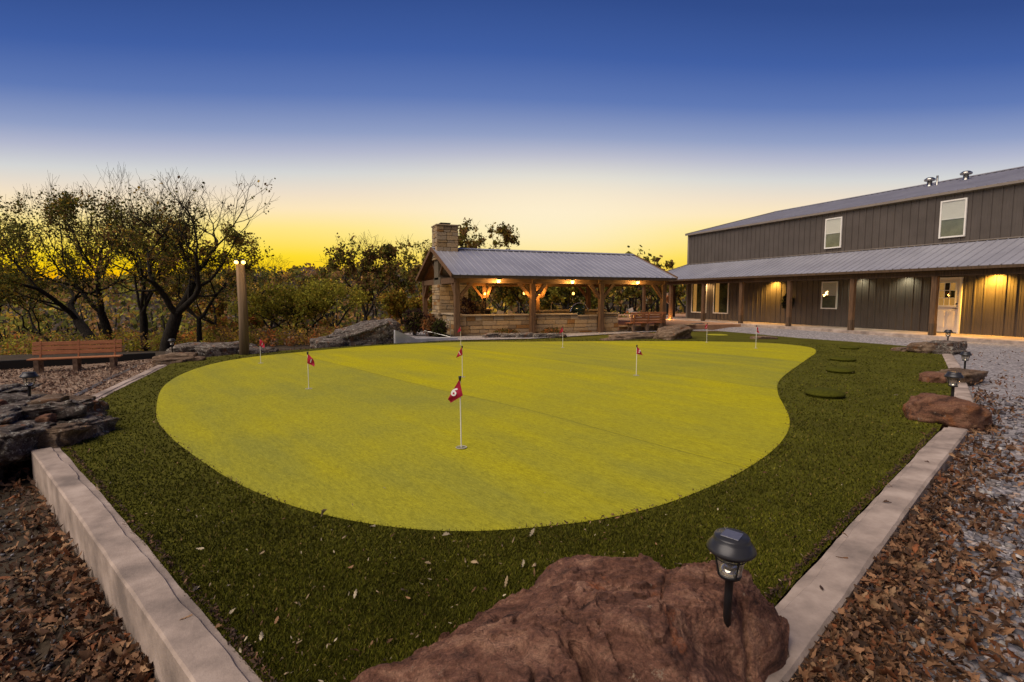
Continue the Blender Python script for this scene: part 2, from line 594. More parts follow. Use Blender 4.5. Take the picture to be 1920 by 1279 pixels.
class MB:
    def __init__(s):
        s.v, s.f = [], []

    def add(s, V, F):
        o = len(s.v)
        s.v += [tuple(map(float, p)) for p in V]
        s.f += [tuple(i + o for i in f) for f in F]
        return s

    def box(s, x0, x1, y0, y1, z0, z1):
        return s.add([(x0, y0, z0), (x1, y0, z0), (x1, y1, z0), (x0, y1, z0), (x0, y0, z1), (x1, y0, z1), (x1, y1, z1), (x0, y1, z1)],
                     [(0, 3, 2, 1), (4, 5, 6, 7), (0, 1, 5, 4), (1, 2, 6, 5), (2, 3, 7, 6), (3, 0, 4, 7)])

    def cbox(s, x0, x1, y0, y1, z0, z1, c=.01):
        """box with chamfered edges"""
        bm = bmesh.new()
        bmesh.ops.create_cube(bm, size=1)
        for v in bm.verts:
            v.co = Vector(((x0 + x1) / 2 + v.co.x * (x1 - x0), (y0 + y1) / 2 + v.co.y * (y1 - y0), (z0 + z1) / 2 + v.co.z * (z1 - z0)))
        bmesh.ops.bevel(bm, geom=bm.edges[:], offset=c, segments=1, affect='EDGES')
        bm.verts.index_update()
        s.add([v.co for v in bm.verts], [[v.index for v in f.verts] for f in bm.faces])
        bm.free()
        return s

    def bar(s, a, b, w, h, up=(0, 0, 1)):
        a, b = Vector(a), Vector(b)
        d = (b - a).normalized()
        u = Vector(up)
        sd_ = d.cross(u)
        if sd_.length < 1e-4:
            sd_ = d.cross(Vector((1, 0, 0)))
        sd_.normalize()
        u = sd_.cross(d).normalized()
        P = []
        for c in (a, b):
            for i, j in ((-1, -1), (1, -1), (1, 1), (-1, 1)):
                P.append(c + sd_ * (i * w / 2) + u * (j * h / 2))
        return s.add(P, [(3, 2, 1, 0), (4, 5, 6, 7), (0, 1, 5, 4), (1, 2, 6, 5), (2, 3, 7, 6), (3, 0, 4, 7)])

    def tube(s, pts, rad, n=8, cap=True):
        pts = [Vector(p) for p in pts]
        if not hasattr(rad, '__len__'):
            rad = [rad] * len(pts)
        V, F = [], []
        ref = None
        for i, p in enumerate(pts):
            d = (pts[min(i + 1, len(pts) - 1)] - pts[max(i - 1, 0)]).normalized()
            if ref is None:
                ref = d.orthogonal().normalized()
            ref = (ref - d * ref.dot(d)).normalized()
            q = d.cross(ref)
            for k in range(n):
                t = 2 * math.pi * k / n
                V.append(p + (ref * math.cos(t) + q * math.sin(t)) * rad[i])
        for i in range(len(pts) - 1):
            for k in range(n):
                F.append((i * n + k, i * n + (k + 1) % n, (i + 1) * n + (k + 1) % n, (i + 1) * n + k))
        if cap:
            F.append(tuple(range(n - 1, -1, -1)))
            F.append(tuple((len(pts) - 1) * n + k for k in range(n)))
        return s.add(V, F)

    def lathe(s, prof, n=24, cx=0, cy=0, cap=True):
        V, F = [], []
        for r_, z in prof:
            for k in range(n):
                t = 2 * math.pi * k / n
                V.append((cx + r_ * math.cos(t), cy + r_ * math.sin(t), z))
        for i in range(len(prof) - 1):
            for k in range(n):
                F.append((i * n + k, i * n + (k + 1) % n, (i + 1) * n + (k + 1) % n, (i + 1) * n + k))
        if cap:
            F.append(tuple(range(n - 1, -1, -1)))
            F.append(tuple((len(prof) - 1) * n + k for k in range(n)))
        return s.add(V, F)

    def me(s, name, material, smooth=False):
        return mesh(name, np.array(s.v), s.f, material, smooth=smooth)


WPOS = {}


def tag(o, label=None, cat=None, group=None, kind=None):
    for k, v in (('label', label), ('category', cat), ('group', group), ('kind', kind)):
        if v:
            o[k] = v
    return o


def obj(name, me, parent=None, loc=(0, 0, 0), rot=(0, 0, 0), scale=(1, 1, 1)):
    """loc is a world place for unrotated parents"""
    o = bpy.data.objects.new(name, me)
    COL.objects.link(o)
    l = Vector(loc)
    if parent is not None:
        o.parent = parent
        l = l - WPOS.get(parent.name, Vector((0, 0, 0)))
    o.location = l
    o.rotation_euler = rot
    o.scale = scale
    WPOS[o.name] = Vector(loc)
    return o


def empty(name, loc, label, cat, group=None, rot=(0, 0, 0)):
    o = bpy.data.objects.new(name, None)
    COL.objects.link(o)
    o.location = loc
    o.rotation_euler = rot
    WPOS[o.name] = Vector(loc)
    return tag(o, label, cat, group)


def lobj(name, me, parent, loc=(0, 0, 0), rot=(0, 0, 0)):
    """a part in its parent's own coordinates"""
    o = bpy.data.objects.new(name, me)
    COL.objects.link(o)
    o.parent = parent
    o.location = loc
    o.rotation_euler = rot
    return o


def copy_tree(o, parent=None):
    c = o.copy()
    COL.objects.link(c)
    c.parent = parent
    for ch in list(o.children):
        copy_tree(ch, c)
    return c


def lamp(name, loc, energy, color=(1, .62, .25), size=.06, parent=None, spot=None, aim=(0, 0, -1), blend=.6):
    d = bpy.data.lights.new(name, 'SPOT' if spot else 'POINT')
    d.energy = energy
    d.color = color
    d.shadow_soft_size = size
    o = bpy.data.objects.new(name, d)
    COL.objects.link(o)
    l = Vector(loc)
    if parent is not None:
        o.parent = parent
        l = l - WPOS.get(parent.name, Vector((0, 0, 0)))
    o.location = l
    if spot:
        d.spot_size = spot
        d.spot_blend = blend
        o.rotation_euler = (-Vector(aim)).to_track_quat('Z', 'Y').to_euler()
    return o


# ------------------------------------------------------------------ terrain
def H(x, y):
    x, y = np.asarray(x, float), np.asarray(y, float)
    left = sstep(-3.1, -3.7, x)
    near = sstep(8.6, 7.4, y)
    kx = -.33 - .51 * (y - 2.3) - .05                # line of the near left kerb
    pad = -.12 - .10 * left * (1 - near) * sstep(-3.4, -5.5, x) - .20 * near * sstep(kx + .60, kx + .28, x)
    edge = 17.8 + 13.5 * sstep(2.5, 6.0, x)
    s = np.maximum(np.maximum(y - edge, -8.5 - x), 0)
    drop = 4.6 * (1 - np.exp(-(s / 27) ** 2))
    far = np.hypot(x, y)
    rise = 11.0 * sstep(70, 230, far) * (.8 + .35 * np.sin(np.arctan2(x, y) * 5 + 1.0))
    bumps = .25 * sstep(4, 30, s) * vnoise(np.stack([x * .12, y * .12, 0 * x], -1).reshape(-1, 3), 3).reshape(x.shape)
    return pad - drop + rise + bumps


ax = np.concatenate([np.linspace(-420, -60, 37)[:-1], np.linspace(-60, -12, 33)[:-1], np.linspace(-12, 26, 191)[:-1], np.linspace(26, 60, 18)[:-1], np.linspace(60, 420, 37)])
ay = np.concatenate([np.linspace(-120, -8, 15)[:-1], np.linspace(-8, 34, 211)[:-1], np.linspace(34, 80, 40)[:-1], np.linspace(80, 460, 40)])
gx, gy = np.meshgrid(ax, ay)
gz = H(gx, gy)
nx, ny = len(ax), len(ay)
idx = np.arange(nx * ny).reshape(ny, nx)
F = np.stack([idx[:-1, :-1], idx[:-1, 1:], idx[1:, 1:], idx[1:, :-1]], -1).reshape(-1, 4)
tag(obj('ground', mesh('ground', np.stack([gx, gy, gz], -1).reshape(-1, 3), F, 'earth', smooth=True)), kind='structure')


def catmull(P, n=10, closed=True):
    P = np.asarray(P, float)
    out_ = []
    m = len(P)
    for i in range(m if closed else m - 1):
        p0, p1, p2, p3 = P[(i - 1) % m], P[i], P[(i + 1) % m], P[(i + 2) % m]
        if not closed:
            p0 = P[max(i - 1, 0)]
            p3 = P[min(i + 2, m - 1)]
        for k in range(n):
            t = k / n
            out_.append(.5 * ((2 * p1) + (-p0 + p2) * t + (2 * p0 - 5 * p1 + 4 * p2 - p3) * t * t + (-p0 + 3 * p1 - 3 * p2 + p3) * t ** 3))
    if not closed:
        out_.append(P[-1])
    return np.array(out_)


def inpoly(px, py, poly):
    ins = np.zeros(len(px), bool)
    x0, y0 = poly[:, 0], poly[:, 1]
    x1, y1 = np.roll(x0, -1), np.roll(y0, -1)
    for a, b, c, d in zip(x0, y0, x1, y1):
        if b == d:
            continue
        ins ^= ((b > py) != (d > py)) & (px < (c - a) * (py - b) / (d - b) + a)
    return ins


# putting green outline, read off the photograph and laid on the ground
GPX = [(293, 775), (310, 722), (370, 691), (450, 673), (560, 661), (700, 649), (860, 642), (1000, 641), (1200, 640), (1350, 641), (1450, 644), (1515, 651), (1530, 660), (1512, 675), (1467, 708),
       (1458, 735), (1480, 785), (1466, 828), (1400, 880), (1280, 935), (1150, 971), (1000, 991), (850, 998), (700, 985), (560, 954), (450, 910), (370, 860), (315, 815)]
GREEN = catmull([atz(x, y)[:2] for x, y in GPX], 8)
RK_IN = np.array([(1.0, 1.46), (2.35, 2.02), (3.25, 2.40), (7.29, 4.05), (9.3, 5.0), (10.75, 5.8), (13.2, 7.2), (16.2, 9.02), (17.6, 9.9)])
TURF = np.array(list(map(tuple, RK_IN)) + [(18.35, 10.4), (18.55, 11.4), (18.47, 13.2), (18.15, 15.2), (18.3, 17.6), (18.3, 19.4), (16.2, 20.0), (14.1, 19.95), (10.9, 19.15), (8.0, 18.45), (4.98, 18.85), (3.6, 18.7), (2.8, 18.6),
                                           (1.0, 18.0), (-1.45, 17.1), (-2.5, 16.3), (-3.15, 15.0), (-3.15, 9.7), (-2.62, 7.3), (-2.53, 6.98), (-.22, 2.34), (.25, 1.42)])


def ngon(name, P, z, material):
    bm = bmesh.new()
    vs_ = [bm.verts.new((p[0], p[1], z)) for p in P]
    bm.faces.new(vs_)
    bmesh.ops.triangulate(bm, faces=bm.faces[:])
    bm.normal_update()
    if sum(f.normal.z for f in bm.faces) < 0:
        bmesh.ops.reverse_faces(bm, faces=bm.faces[:])
    me = bpy.data.meshes.new(name)
    bm.to_mesh(me)
    bm.free()
    me.materials.append(MATS[material])
    return me


tag(obj('turf_fringe', ngon('turf_fringe', TURF, 0.0, 'turf')), kind='structure', label='dark green turf fringe around the putting green')


def GZ(x, y):
    """gentle borrow of the green"""
    x, y = np.asarray(x, float), np.asarray(y, float)
    return .012 + .05 * (np.exp(-((x - 2.3) ** 2 + (y - 6.6) ** 2) / 3.5) + .8 * np.exp(-((x - 9) ** 2 + (y - 9) ** 2) / 6) + .5 * np.exp(-((x - 4) ** 2 + (y - 13) ** 2) / 8))


gc = np.array([5.6, 10.6])
rings = np.concatenate([np.linspace(0.03, .9, 26), np.linspace(.92, 1, 6)])
V, F = [], []
nb = len(GREEN)
for t in rings:
    q = gc + (GREEN - gc) * t
    w = 1 - t ** 6
    V.append(np.stack([q[:, 0], q[:, 1], .012 + (GZ(q[:, 0], q[:, 1]) - .012) * w - (.004 if t == 1 else 0)], -1))
V = np.concatenate(V)
for i in range(len(rings) - 1):
    k = np.arange(nb)
    F.append(np.stack([i * nb + k, (i + 1) * nb + k, (i + 1) * nb + (k + 1) % nb, i * nb + (k + 1) % nb], -1))
F = np.concatenate(F)
me = mesh('putting_green', V, F, 'putting_turf', smooth=True)
bm = bmesh.new()
bm.from_mesh(me)
bm.verts.ensure_lookup_table()
bm.faces.new([bm.verts[i] for i in range(nb)])
bmesh.ops.recalc_face_normals(bm, faces=bm.faces[:])
if sum(f.normal.z for f in bm.faces) < 0:
    bmesh.ops.reverse_faces(bm, faces=bm.faces[:])
bm.to_mesh(me)
bm.free()
tag(obj('putting_green', me), kind='structure', label='lime green kidney-shaped artificial putting green')


# ------------------------------------------------------------------ gravel yard, beds, patio
def zg(x):
    return -.09 + .21 * sstep(6, 18.5, x)


GIN = catmull([(-.4, .5), (1.0, 1.12), (1.94, 1.53), (3.56, 2.26), (7.51, 3.86), (9.35, 4.88), (10.8, 5.7), (13.27, 7.1), (16.27, 8.92), (18.3, 10.3), (18.58, 11.4), (18.5, 13.2), (18.2, 15.2), (18.33, 17.6), (18.33, 20.3)], 6, False)
GOUT = catmull([(-1, -6), (4, -6), (9, -6), (13, -5), (18, -4), (21.3, -2), (21.3, 1), (21.3, 4), (21.3, 7), (21.3, 9.5), (21.3, 11.4), (21.3, 13.2), (21.3, 15.2), (21.3, 17.6), (21.3, 20.3)], 6, False)
ts = np.linspace(0, 1, 14) ** 1.5
V = np.concatenate([np.column_stack([(GIN * (1 - t) + GOUT * t), zg((GIN * (1 - t) + GOUT * t)[:, 0]) - .125 * sstep(6, 18.5, GIN[:, 0]) * (1 - min(t * 2.5, 1))]) for t in ts])
n = len(GIN)
k = np.arange(n - 1)
F = np.concatenate([np.stack([i * n + k, (i + 1) * n + k, (i + 1) * n + k + 1, i * n + k + 1], -1) for i in range(len(ts) - 1)])
tag(obj('gravel_yard', mesh('gravel_yard', V, F, 'gravel', smooth=True)), kind='structure')

bed = [(-3.35, 9.2), (-3.35, 14.6), (-3.0, 15.9), (-4.25, 17.6), (-9.5, 16.9), (-9.5, 9.5), (-6, 8.8)]
V, F = [], []
BX, BY = np.meshgrid(np.linspace(-11, -3.36, 40), np.linspace(8.6, 17.4, 44))
BZ = H(BX, BY) + .03 + .03 * vnoise(np.stack([BX, BY, 0 * BX], -1).reshape(-1, 3) * 1.3, 5).reshape(BX.shape)
ii = np.arange(BX.size).reshape(BX.shape)
tag(obj('wood_chip_bed', mesh('wood_chip_bed', np.stack([BX, BY, BZ], -1).reshape(-1, 3),
                              np.stack([ii[:-1, :-1], ii[:-1, 1:], ii[1:, 1:], ii[1:, :-1]], -1).reshape(-1, 4), 'chips', smooth=True)), kind='structure')
# pale gravel bed along the pavilion
tag(obj('gravel_bed', ngon('gravel_bed', [(3.3, 18.9), (4.98, 18.98), (8.0, 18.6), (10.9, 19.3), (14.1, 20.1), (16.2, 20.15), (18.2, 19.6), (18.3, 20.75), (5.2, 20.78), (5.2, 24.5), (3.3, 22.5)], .02, 'gravel')), kind='structure')
mb = MB()
mb.box(5.75, 22.0, 20.95, 30.5, -.3, .22)
mb.box(22.01, 30.0, 27.8, 35.9, -.6, .212)
tag(obj('patio', mb.me('patio', 'paver')), kind='structure')


# ------------------------------------------------------------------ rocks
def icosphere(sub):
    bm = bmesh.new()
    bmesh.ops.create_icosphere(bm, subdivisions=sub, radius=1)
    bm.verts.index_update()
    V_ = np.array([v.co for v in bm.verts])
    F_ = np.array([[v.index for v in f.verts] for f in bm.faces])
    bm.free()
    return V_, F_


ICO = {k: icosphere(k) for k in (1, 2, 4, 5)}


def rock_mesh(seed, sx, sy, sz, material, sub=4, boxy=.62, amp=.16, strata=0.0, freq=1.6):
    P, F_ = ICO[sub]
    q = np.sign(P) * np.abs(P) ** boxy
    nrm = P.copy()
    d = fbm(P * freq + seed * 7.7, 5, seed) * amp + fbm(P * freq * .6 - seed, 3, seed + 40, ridge=True) * amp * .5
    q = q * (1 + d)[:, None]
    if strata:
        lv = q[:, 2] * 5 + fbm(P * 1.5, 3, seed + 9) * .8
        st = (lv - np.floor(lv))
        q[:, :2] *= (1 + strata * (sstep(.0, .25, st) - sstep(.75, 1, st) - .6))[:, None]
    q = q * np.array([sx, sy, sz]) / 2
    q += nrm * (fbm(q * 9 / max(sx, sy, sz), 4, seed + 3) * .02 * max(sx, sy, sz))[:, None]
    return mesh('rock', q, F_, material, smooth=True)


def rock(name, label, px, py, zc, size, seed, material='rock_grey', rot=0, cat='rock', group=None, tilt=(0, 0), strata=.06, sub=4, place=None, **k):
    c = place if place is not None else atz(px, py, zc)
    o = obj(name, rock_mesh(seed, *size, material, sub=sub, strata=strata, **k), loc=(c[0], c[1], c[2]), rot=(tilt[0], tilt[1], rot))
    return tag(o, label, cat, group)


def near_boulder():
    rim = [(640, 1300, .06), (700, 1265, .09), (770, 1222, .12), (840, 1172, .15), (870, 1155, .17), (930, 1120, .20), (985, 1078, .24), (1020, 1052, .26), (1062, 1040, .28), (1130, 1044, .30), (1200, 1054, .31), (1260, 1062, .32), (1310, 1066, .32),
           (1370, 1076, .31), (1425, 1096, .27), (1458, 1125, .21), (1476, 1160, .15), (1481, 1200, .09), (1478, 1245, .04), (1455, 1290, .02)]
    pts = [atz(x, y, z) for x, y, z in rim] + [np.array(p) for p in [(1.52, 1.12, .0), (1.25, .82, .05), (.85, .68, .06), (.45, .82, .05), (.16, 1.15, .05), (.08, 1.5, .05)]]
    C = catmull(pts, 18)
    c0 = np.array([1.12, 1.62])
    n_ = len(C)
    ang = np.linspace(0, 1, n_, endpoint=False)
    rings_ = np.concatenate([np.linspace(0.01, .9, 130), np.linspace(.905, 1.0, 22)])
    V_ = []
    for t in rings_:
        xy = c0 + (C[:, :2] - c0) * t
        ctr = .365
        e = 1 - t
        z = C[:, 2] + (ctr - C[:, 2]) * (1 - t ** 1.25)
        # rounded shoulder
        z = z - .05 * sstep(.86, 1.0, t) ** 2
        V_.append(np.column_stack([xy, z]))
    for j, (inset, z) in enumerate([(.012, -.30), (.03, -.5), (.05, -.8), (.03, -1.3), (.0, -2.2)]):
        xy = C[:, :2] + (c0 - C[:, :2]) * inset
        V_.append(np.column_stack([xy, np.maximum(C[:, 2] - .05 + z * .17, -.25)]))
    nr = len(V_)
    P = np.concatenate(V_)
    n3 = P * np.array([1, 1, 1.6])
    relief = fbm(n3 * 2.4, 5, 5) * .020 + fbm(n3 * 5.0 + 3, 4, 8, ridge=True) * .012 + fbm(n3 * 18, 4, 12) * .0055
    # ledges running along the bedding, and a few joints
    s = P[:, 0] * .45 + P[:, 1] * .9 + .10 * fbm(n3 * 2.2, 4, 21)
    led = np.floor(s * 4.2) / 4.2
    relief += (s - led) * -.030 + .006
    relief += .012 * np.sign(fbm(n3 * 2.6 + 9, 3, 31) - .12)
    tq = fbm(n3 * 3.1 + 2.2, 5, 101) * 4.0
    terr = np.floor(tq) + sstep(.0, .22, tq - np.floor(tq))
    relief += terr * .013
    tq = fbm(n3 * 8.5 + 7.2, 4, 111) * 3.0
    relief += (np.floor(tq) + sstep(.0, .3, tq - np.floor(tq))) * .0045
    top = np.zeros(len(P))
    top[:len(rings_) * n_] = 1
    P[:, 2] += relief * top
    P[:, :2] += (fbm(n3 * 5, 4, 61) * .014)[:, None] * (P[:, :2] - c0) / .7

    def groove(a, b, w, dep):
        a, b = np.array(a), np.array(b)
        q = P[:, :2] + np.column_stack([fbm(n3 * 6, 3, 71), fbm(n3 * 6, 3, 72)]) * .02
        t = np.clip(((q - a) @ (b - a)) / ((b - a) @ (b - a)), 0, 1)
        d_ = np.hypot(*(q - a - t[:, None] * (b - a)).T)
        P[:, 2] -= dep * np.exp(-(d_ / w) ** 2) * top * np.sin(np.pi * np.clip(t, .08, .92)) ** .5
    g = lambda x, y: atz(x, y, .34)[:2]
    groove(g(1082, 1210), g(1150, 1300), .030, .19)
    groove(g(1150, 1300), g(1170, 1360), .04, .19)
    groove(g(1060, 1145), g(1120, 1210), .010, .05)
    groove(g(1215, 1105), g(1245, 1180), .012, .04)
    groove(g(1395, 1110), g(1430, 1230), .014, .07)
    groove(g(900, 1215), g(930, 1279), .008, .03)
    groove(g(990, 1240), g(1005, 1290), .007, .03)
    groove(g(1255, 1065), g(1240, 1120), .008, .03)
    k_ = np.arange(n_)
    F_ = np.concatenate([np.stack([i * n_ + k_, (i + 1) * n_ + k_, (i + 1) * n_ + (k_ + 1) % n_, i * n_ + (k_ + 1) % n_], -1) for i in range(nr - 1)])[:, ::-1]
    me_ = mesh('boulder', P, F_, 'boulder', smooth=True)
    bm_ = bmesh.new()
    bm_.from_mesh(me_)
    bm_.verts.ensure_lookup_table()
    bm_.faces.new([bm_.verts[i] for i in range(n_)])
    bmesh.ops.recalc_face_normals(bm_, faces=bm_.faces[:])
    bm_.to_mesh(me_)
    bm_.free()
    me_.polygons.foreach_set('use_smooth', [True] * len(me_.polygons))
    return P[:len(rings_) * n_], tag(obj('boulder', me_), 'large reddish brown flat-topped boulder carrying the biggest solar lamp', 'boulder')


BTOP, BOULDER = near_boulder()
from mathutils.bvhtree import BVHTree
BTREE = BVHTree.FromPolygons([v.co for v in BOULDER.data.vertices], [p.vertices for p in BOULDER.data.polygons])


def boulder_z(x, y):
    hit = BTREE.ray_cast(Vector((x, y, 2)), Vector((0, 0, -1)))
    return hit[0].z if hit[0] else .3


# boulders along the gravel side
rock('boulder', 'rounded red-brown boulder straddling the concrete edging beside leaf litter', 0, 0, 0, (1.02, .85, .50), 3, 'boulder_red', rot=.35, tilt=(.05, .22), strata=0, sub=5, amp=.13, boxy=.8, cat='boulder', place=(8.0, 4.38, .05))
G = 'layered stones along the gravel edge'
rock('boulder', 'small broken rust-brown stone at the turf end of the squared ledge', 0, 0, 0, (.45, .4, .24), 14, 'boulder_red', rot=.4, cat='rock', group=G, place=(11.3, 6.45, .05))
rock('boulder', 'squared grey-brown ledge stone across the edging, below the second solar lamp', 0, 0, 0, (.98, .48, .28), 15, 'rock_tan', rot=.2, boxy=.4, cat='rock', group=G, place=(11.9, 6.3, .07))
rock('boulder', 'tan boulder beside the layered dark block opposite the white door', 0, 0, 0, (.85, .6, .34), 16, 'rock_tan', rot=-.1, cat='rock', group=G, place=(16.95, 9.95, .12), boxy=.7)
rock('boulder', 'dark layered block on the edging with a pale seam, opposite the white door', 0, 0, 0, (.8, .6, .34), 17, 'rock_grey', rot=.1, cat='rock', boxy=.38, group=G, place=(17.35, 9.6, .17))
rock('boulder', 'thin slab under the dark layered block at the end of the edging', 0, 0, 0, (.8, .6, .16), 18, 'rock_grey', rot=.15, cat='rock', boxy=.3, group=G, place=(17.2, 9.5, .02))
rock('boulder', 'low flat stone lying at the turf corner by the gravel drive', 0, 0, 0, (.55, .4, .12), 19, 'rock_tan', cat='rock', group=G, place=(16.8, 10.5, .04))
# stones on the turf near the pavilion bench
G = 'stones between the green and the pavilion'
rock('boulder', 'long flat tan ledge stone lying in front of the pavilion wall end', 1190, 634, .0, (2.3, .9, .34), 21, 'rock_tan', rot=.15, group=G, boxy=.6)
rock('boulder', 'humped grey boulder at the far turf edge before the pavilion bench', 1262, 629, .12, (1.5, 1.0, .62), 22, 'rock_tan', rot=.3, group=G, tilt=(0, -.2))
rock('boulder', 'thin flat stone trailing off the long ledge stone', 1150, 638, -.02, (1.0, .5, .16), 23, 'rock_tan', rot=.1, group=G)
rock('boulder', 'small dark flat stone on the turf by the far flags', 1430, 634, .03, (.9, .4, .14), 24, 'rock_tan', rot=-.3, group=G)
rock('boulder', 'dark stone at the foot of the first porch post', 1310, 612, .1, (.9, .5, .3), 25, 'rock_grey', rot=-.3, group=G)
# big dark outcrop left of the pavilion
G = 'dark lichened outcrop left of the pavilion'
rock('boulder', 'large dark lichened outcrop slab leaning against the concrete wing wall', 0, 0, 0, (2.3, 1.3, .95), 31, 'rock_grey', rot=.1, tilt=(0, -.28), group=G, place=(1.62, 19.2, .10), sub=5)
rock('boulder', 'dark hump behind the lichened outcrop slab', 0, 0, 0, (1.4, .9, .8), 32, 'rock_grey', group=G, place=(2.55, 20.2, .36))
rock('boulder', 'low dark stone at the downhill end of the lichened outcrop', 0, 0, 0, (1.1, .8, .5), 33, 'rock_grey', group=G, place=(.6, 18.7, .0))
# stones at the far left corner of the turf
G = 'stones by the far corner of the turf'
for i, (x, y, z, s, l) in enumerate([(335, 672, .04, (.9, .6, .26), 'flat pale stone beside the far end of the edging'), (318, 679, .0, (.7, .45, .18), 'thin stone nearest the far end of the edging strip'),
                                     (352, 676, .0, (.8, .4, .16), 'thin pale stone on the turf corner below the oak trunks')]):
    rock('boulder', l, x, y, z, s, 41 + i, 'rock_tan', group=G)
for i, (x, w, l) in enumerate([(365, 1.5, 'low dark ledge stone nearest the thick oak trunk'), (395, 1.6, 'low dark ledge stone midway to the lamp pole'), (428, 1.5, 'low dark ledge stone next to the lamp pole'), (490, 1.0, 'small grey stone on the right foot of the lamp pole')]):
    p = atz(x, 668, 0)
    rock('boulder', l, 0, 0, 0, (w, .7, .5 if i < 3 else .24), 46 + i, 'rock_grey', group=G, rot=.5, place=(p[0] - .15, p[1] + 1.2, .0))
# pile of ledge stones at the left corner
G = 'ledge stones piled at the left corner'
PILE = [((-2.72, 7.32, .06), (.62, .55, .30), 'squared brown block at the near foot of the ledge pile', 'rock_tan'),
        ((-3.1, 7.15, .08), (.70, .60, .34), 'dark squared block standing against the concrete edging end', 'rock_grey'),
        ((-2.62, 7.72, .04), (.62, .5, .26), 'pointed dark stone reaching furthest onto the turf', 'rock_grey'),
        ((-3.05, 8.0, .20), (.95, .7, .24), 'smooth grey capping slab on the ledge pile', 'rock_grey'),
        ((-3.5, 7.6, .22), (.9, .8, .22), 'grey slab with rust patches in the middle of the pile', 'rock_grey'),
        ((-3.35, 8.75, .14), (1.1, .7, .26), 'long flat slab below the left solar lamp', 'rock_tan'),
        ((-3.7, 8.6, .20), (1.2, .9, .30), 'broad slab holding the left solar lamp', 'rock_grey'),
        ((-4.0, 7.4, .12), (1.0, .9, .46), 'dark lichened boulder at the picture edge of the pile', 'rock_grey'),
        ((-3.6, 6.85, -.05), (.9, .8, .55), 'deep shadowed boulder under the pile beside the leaf litter', 'rock_grey'),
        ((-4.3, 8.0, .22), (1.3, 1.0, .42), 'high dark slab at the outer end of the pile', 'rock_grey'),
        ((-4.4, 9.2, .25), (1.3, .9, .30), 'mossy back slab behind the left solar lamp', 'rock_grey'),
        ((-3.45, 9.35, .02), (.8, .5, .22), 'small rusty stone where the far edging begins', 'rock_tan')]
for i, (p, s, l, m) in enumerate(PILE):
    rock('boulder', l, 0, 0, 0, s, 60 + i, m, group=G, place=p, rot=random.uniform(-.6, .6), boxy=.5, amp=.20, freq=2.0, sub=5, strata=.03, tilt=(random.uniform(-.12, .12), random.uniform(-.12, .12)))
G = 'small loose stones on the ledge pile'
LOOSE = [((-2.98, 7.9, .33), .36, 'rock_tan', 'largest tan loose stone lying on the grey capping slab'), ((-3.2, 7.35, .29), .28, 'rock_grey', 'grey loose stone above the end of the concrete edging'),
         ((-3.5, 7.9, .35), .27, 'boulder_red', 'rust-red loose stone in the middle of the ledge pile'), ((-3.95, 7.65, .36), .30, 'rock_grey', 'dark loose stone on the lichened boulder of the pile'),
         ((-3.12, 8.5, .30), .24, 'rock_tan', 'small tan loose stone on the turf side of the left solar lamp'), ((-3.7, 8.3, .34), .22, 'rock_grey', 'small grey loose stone just before the left solar lamp'),
         ((-2.82, 7.45, .24), .19, 'boulder_red', 'smallest rust-red loose stone at the turf end of the pile'), ((-4.15, 8.2, .42), .32, 'rock_tan', 'tan loose stone on the high outer slab of the pile')]
for i, (p, sz_, m, l) in enumerate(LOOSE):
    rock('stone', l, 0, 0, 0, (sz_, sz_ * .75, sz_ * .5), 200 + i, m, group=G, place=p, rot=i * 1.3, boxy=.5, amp=.22, strata=0)
# dark stones and stubble along the bar wall
G = 'dark stones along the foot of the bar wall'
for i, (x, l) in enumerate([(925, 'first dark flat stone along the bar wall from the corner post'), (955, 'second dark flat stone along the bar wall from the corner post'), (985, 'dark stone just before the middle pavilion post'), (1015, 'dark stone just past the middle pavilion post'), (1042, 'last dark stone along the bar wall by the flag')]):
    p = atz(x, 633, 0)
    rock('boulder', l, 0, 0, 0, (.8, .45, .24), 80 + i, 'rock_grey', group=G, place=(p[0], p[1], .06), rot=random.uniform(-.3, .3))


# ------------------------------------------------------------------ concrete edging
def sweep_wall(name, inner, outer, z0, z1, material, label, ch=.018, rough=.006):
    """a wall between two plan polylines (same count), with softened arrises and slightly wandering edges"""
    a, b = catmull(inner, 24, False), catmull(outer, 24, False)
    n_ = len(a)
    ns = lambda s_: fbm(np.column_stack([a * 3.0, np.full(n_, s_)]), 4, int(s_)) * rough
    d = (a - b) / np.linalg.norm(a - b, axis=1)[:, None]
    lipw = (.040 + np.round(fbm(np.column_stack([a * 1.3, np.full(n_, 3.0)]), 4, 91) * 3) / 3 * .022 + ns(2) * 1.2).clip(.006, .09)[:, None]
    prof = [(a, z0), (a + d * ns(1)[:, None], z1 - .030), (a + d * ns(1)[:, None] * 1.4, z1 - .020), (a - d * lipw, z1 - .014), (a - d * (lipw + .012), z1), (b + d * (ch * .8 + np.abs(ns(7))[:, None] * 1.5), z1), (b, z1 - ch), (b, z0)]
    V_ = np.concatenate([np.column_stack([p, np.full(n_, z) + (ns(5) * .4 if z > z0 else 0)]) for p, z in prof])
    k_ = np.arange(n_ - 1)
    m_ = len(prof)
    F_ = [tuple(f) for i in range(m_ - 1) for f in np.stack([i * n_ + k_, i * n_ + k_ + 1, (i + 1) * n_ + k_ + 1, (i + 1) * n_ + k_], -1)]
    F_ += [tuple(i * n_ for i in range(m_)), tuple(i * n_ + n_ - 1 for i in range(m_ - 1, -1, -1))]
    me_ = mesh(name, V_, F_, material)
    bm_ = bmesh.new()
    bm_.from_mesh(me_)
    bmesh.ops.recalc_face_normals(bm_, faces=bm_.faces[:])
    bm_.to_mesh(me_)
    bm_.free()
    return tag(obj(name, me_), label, 'edging', kind='thing')


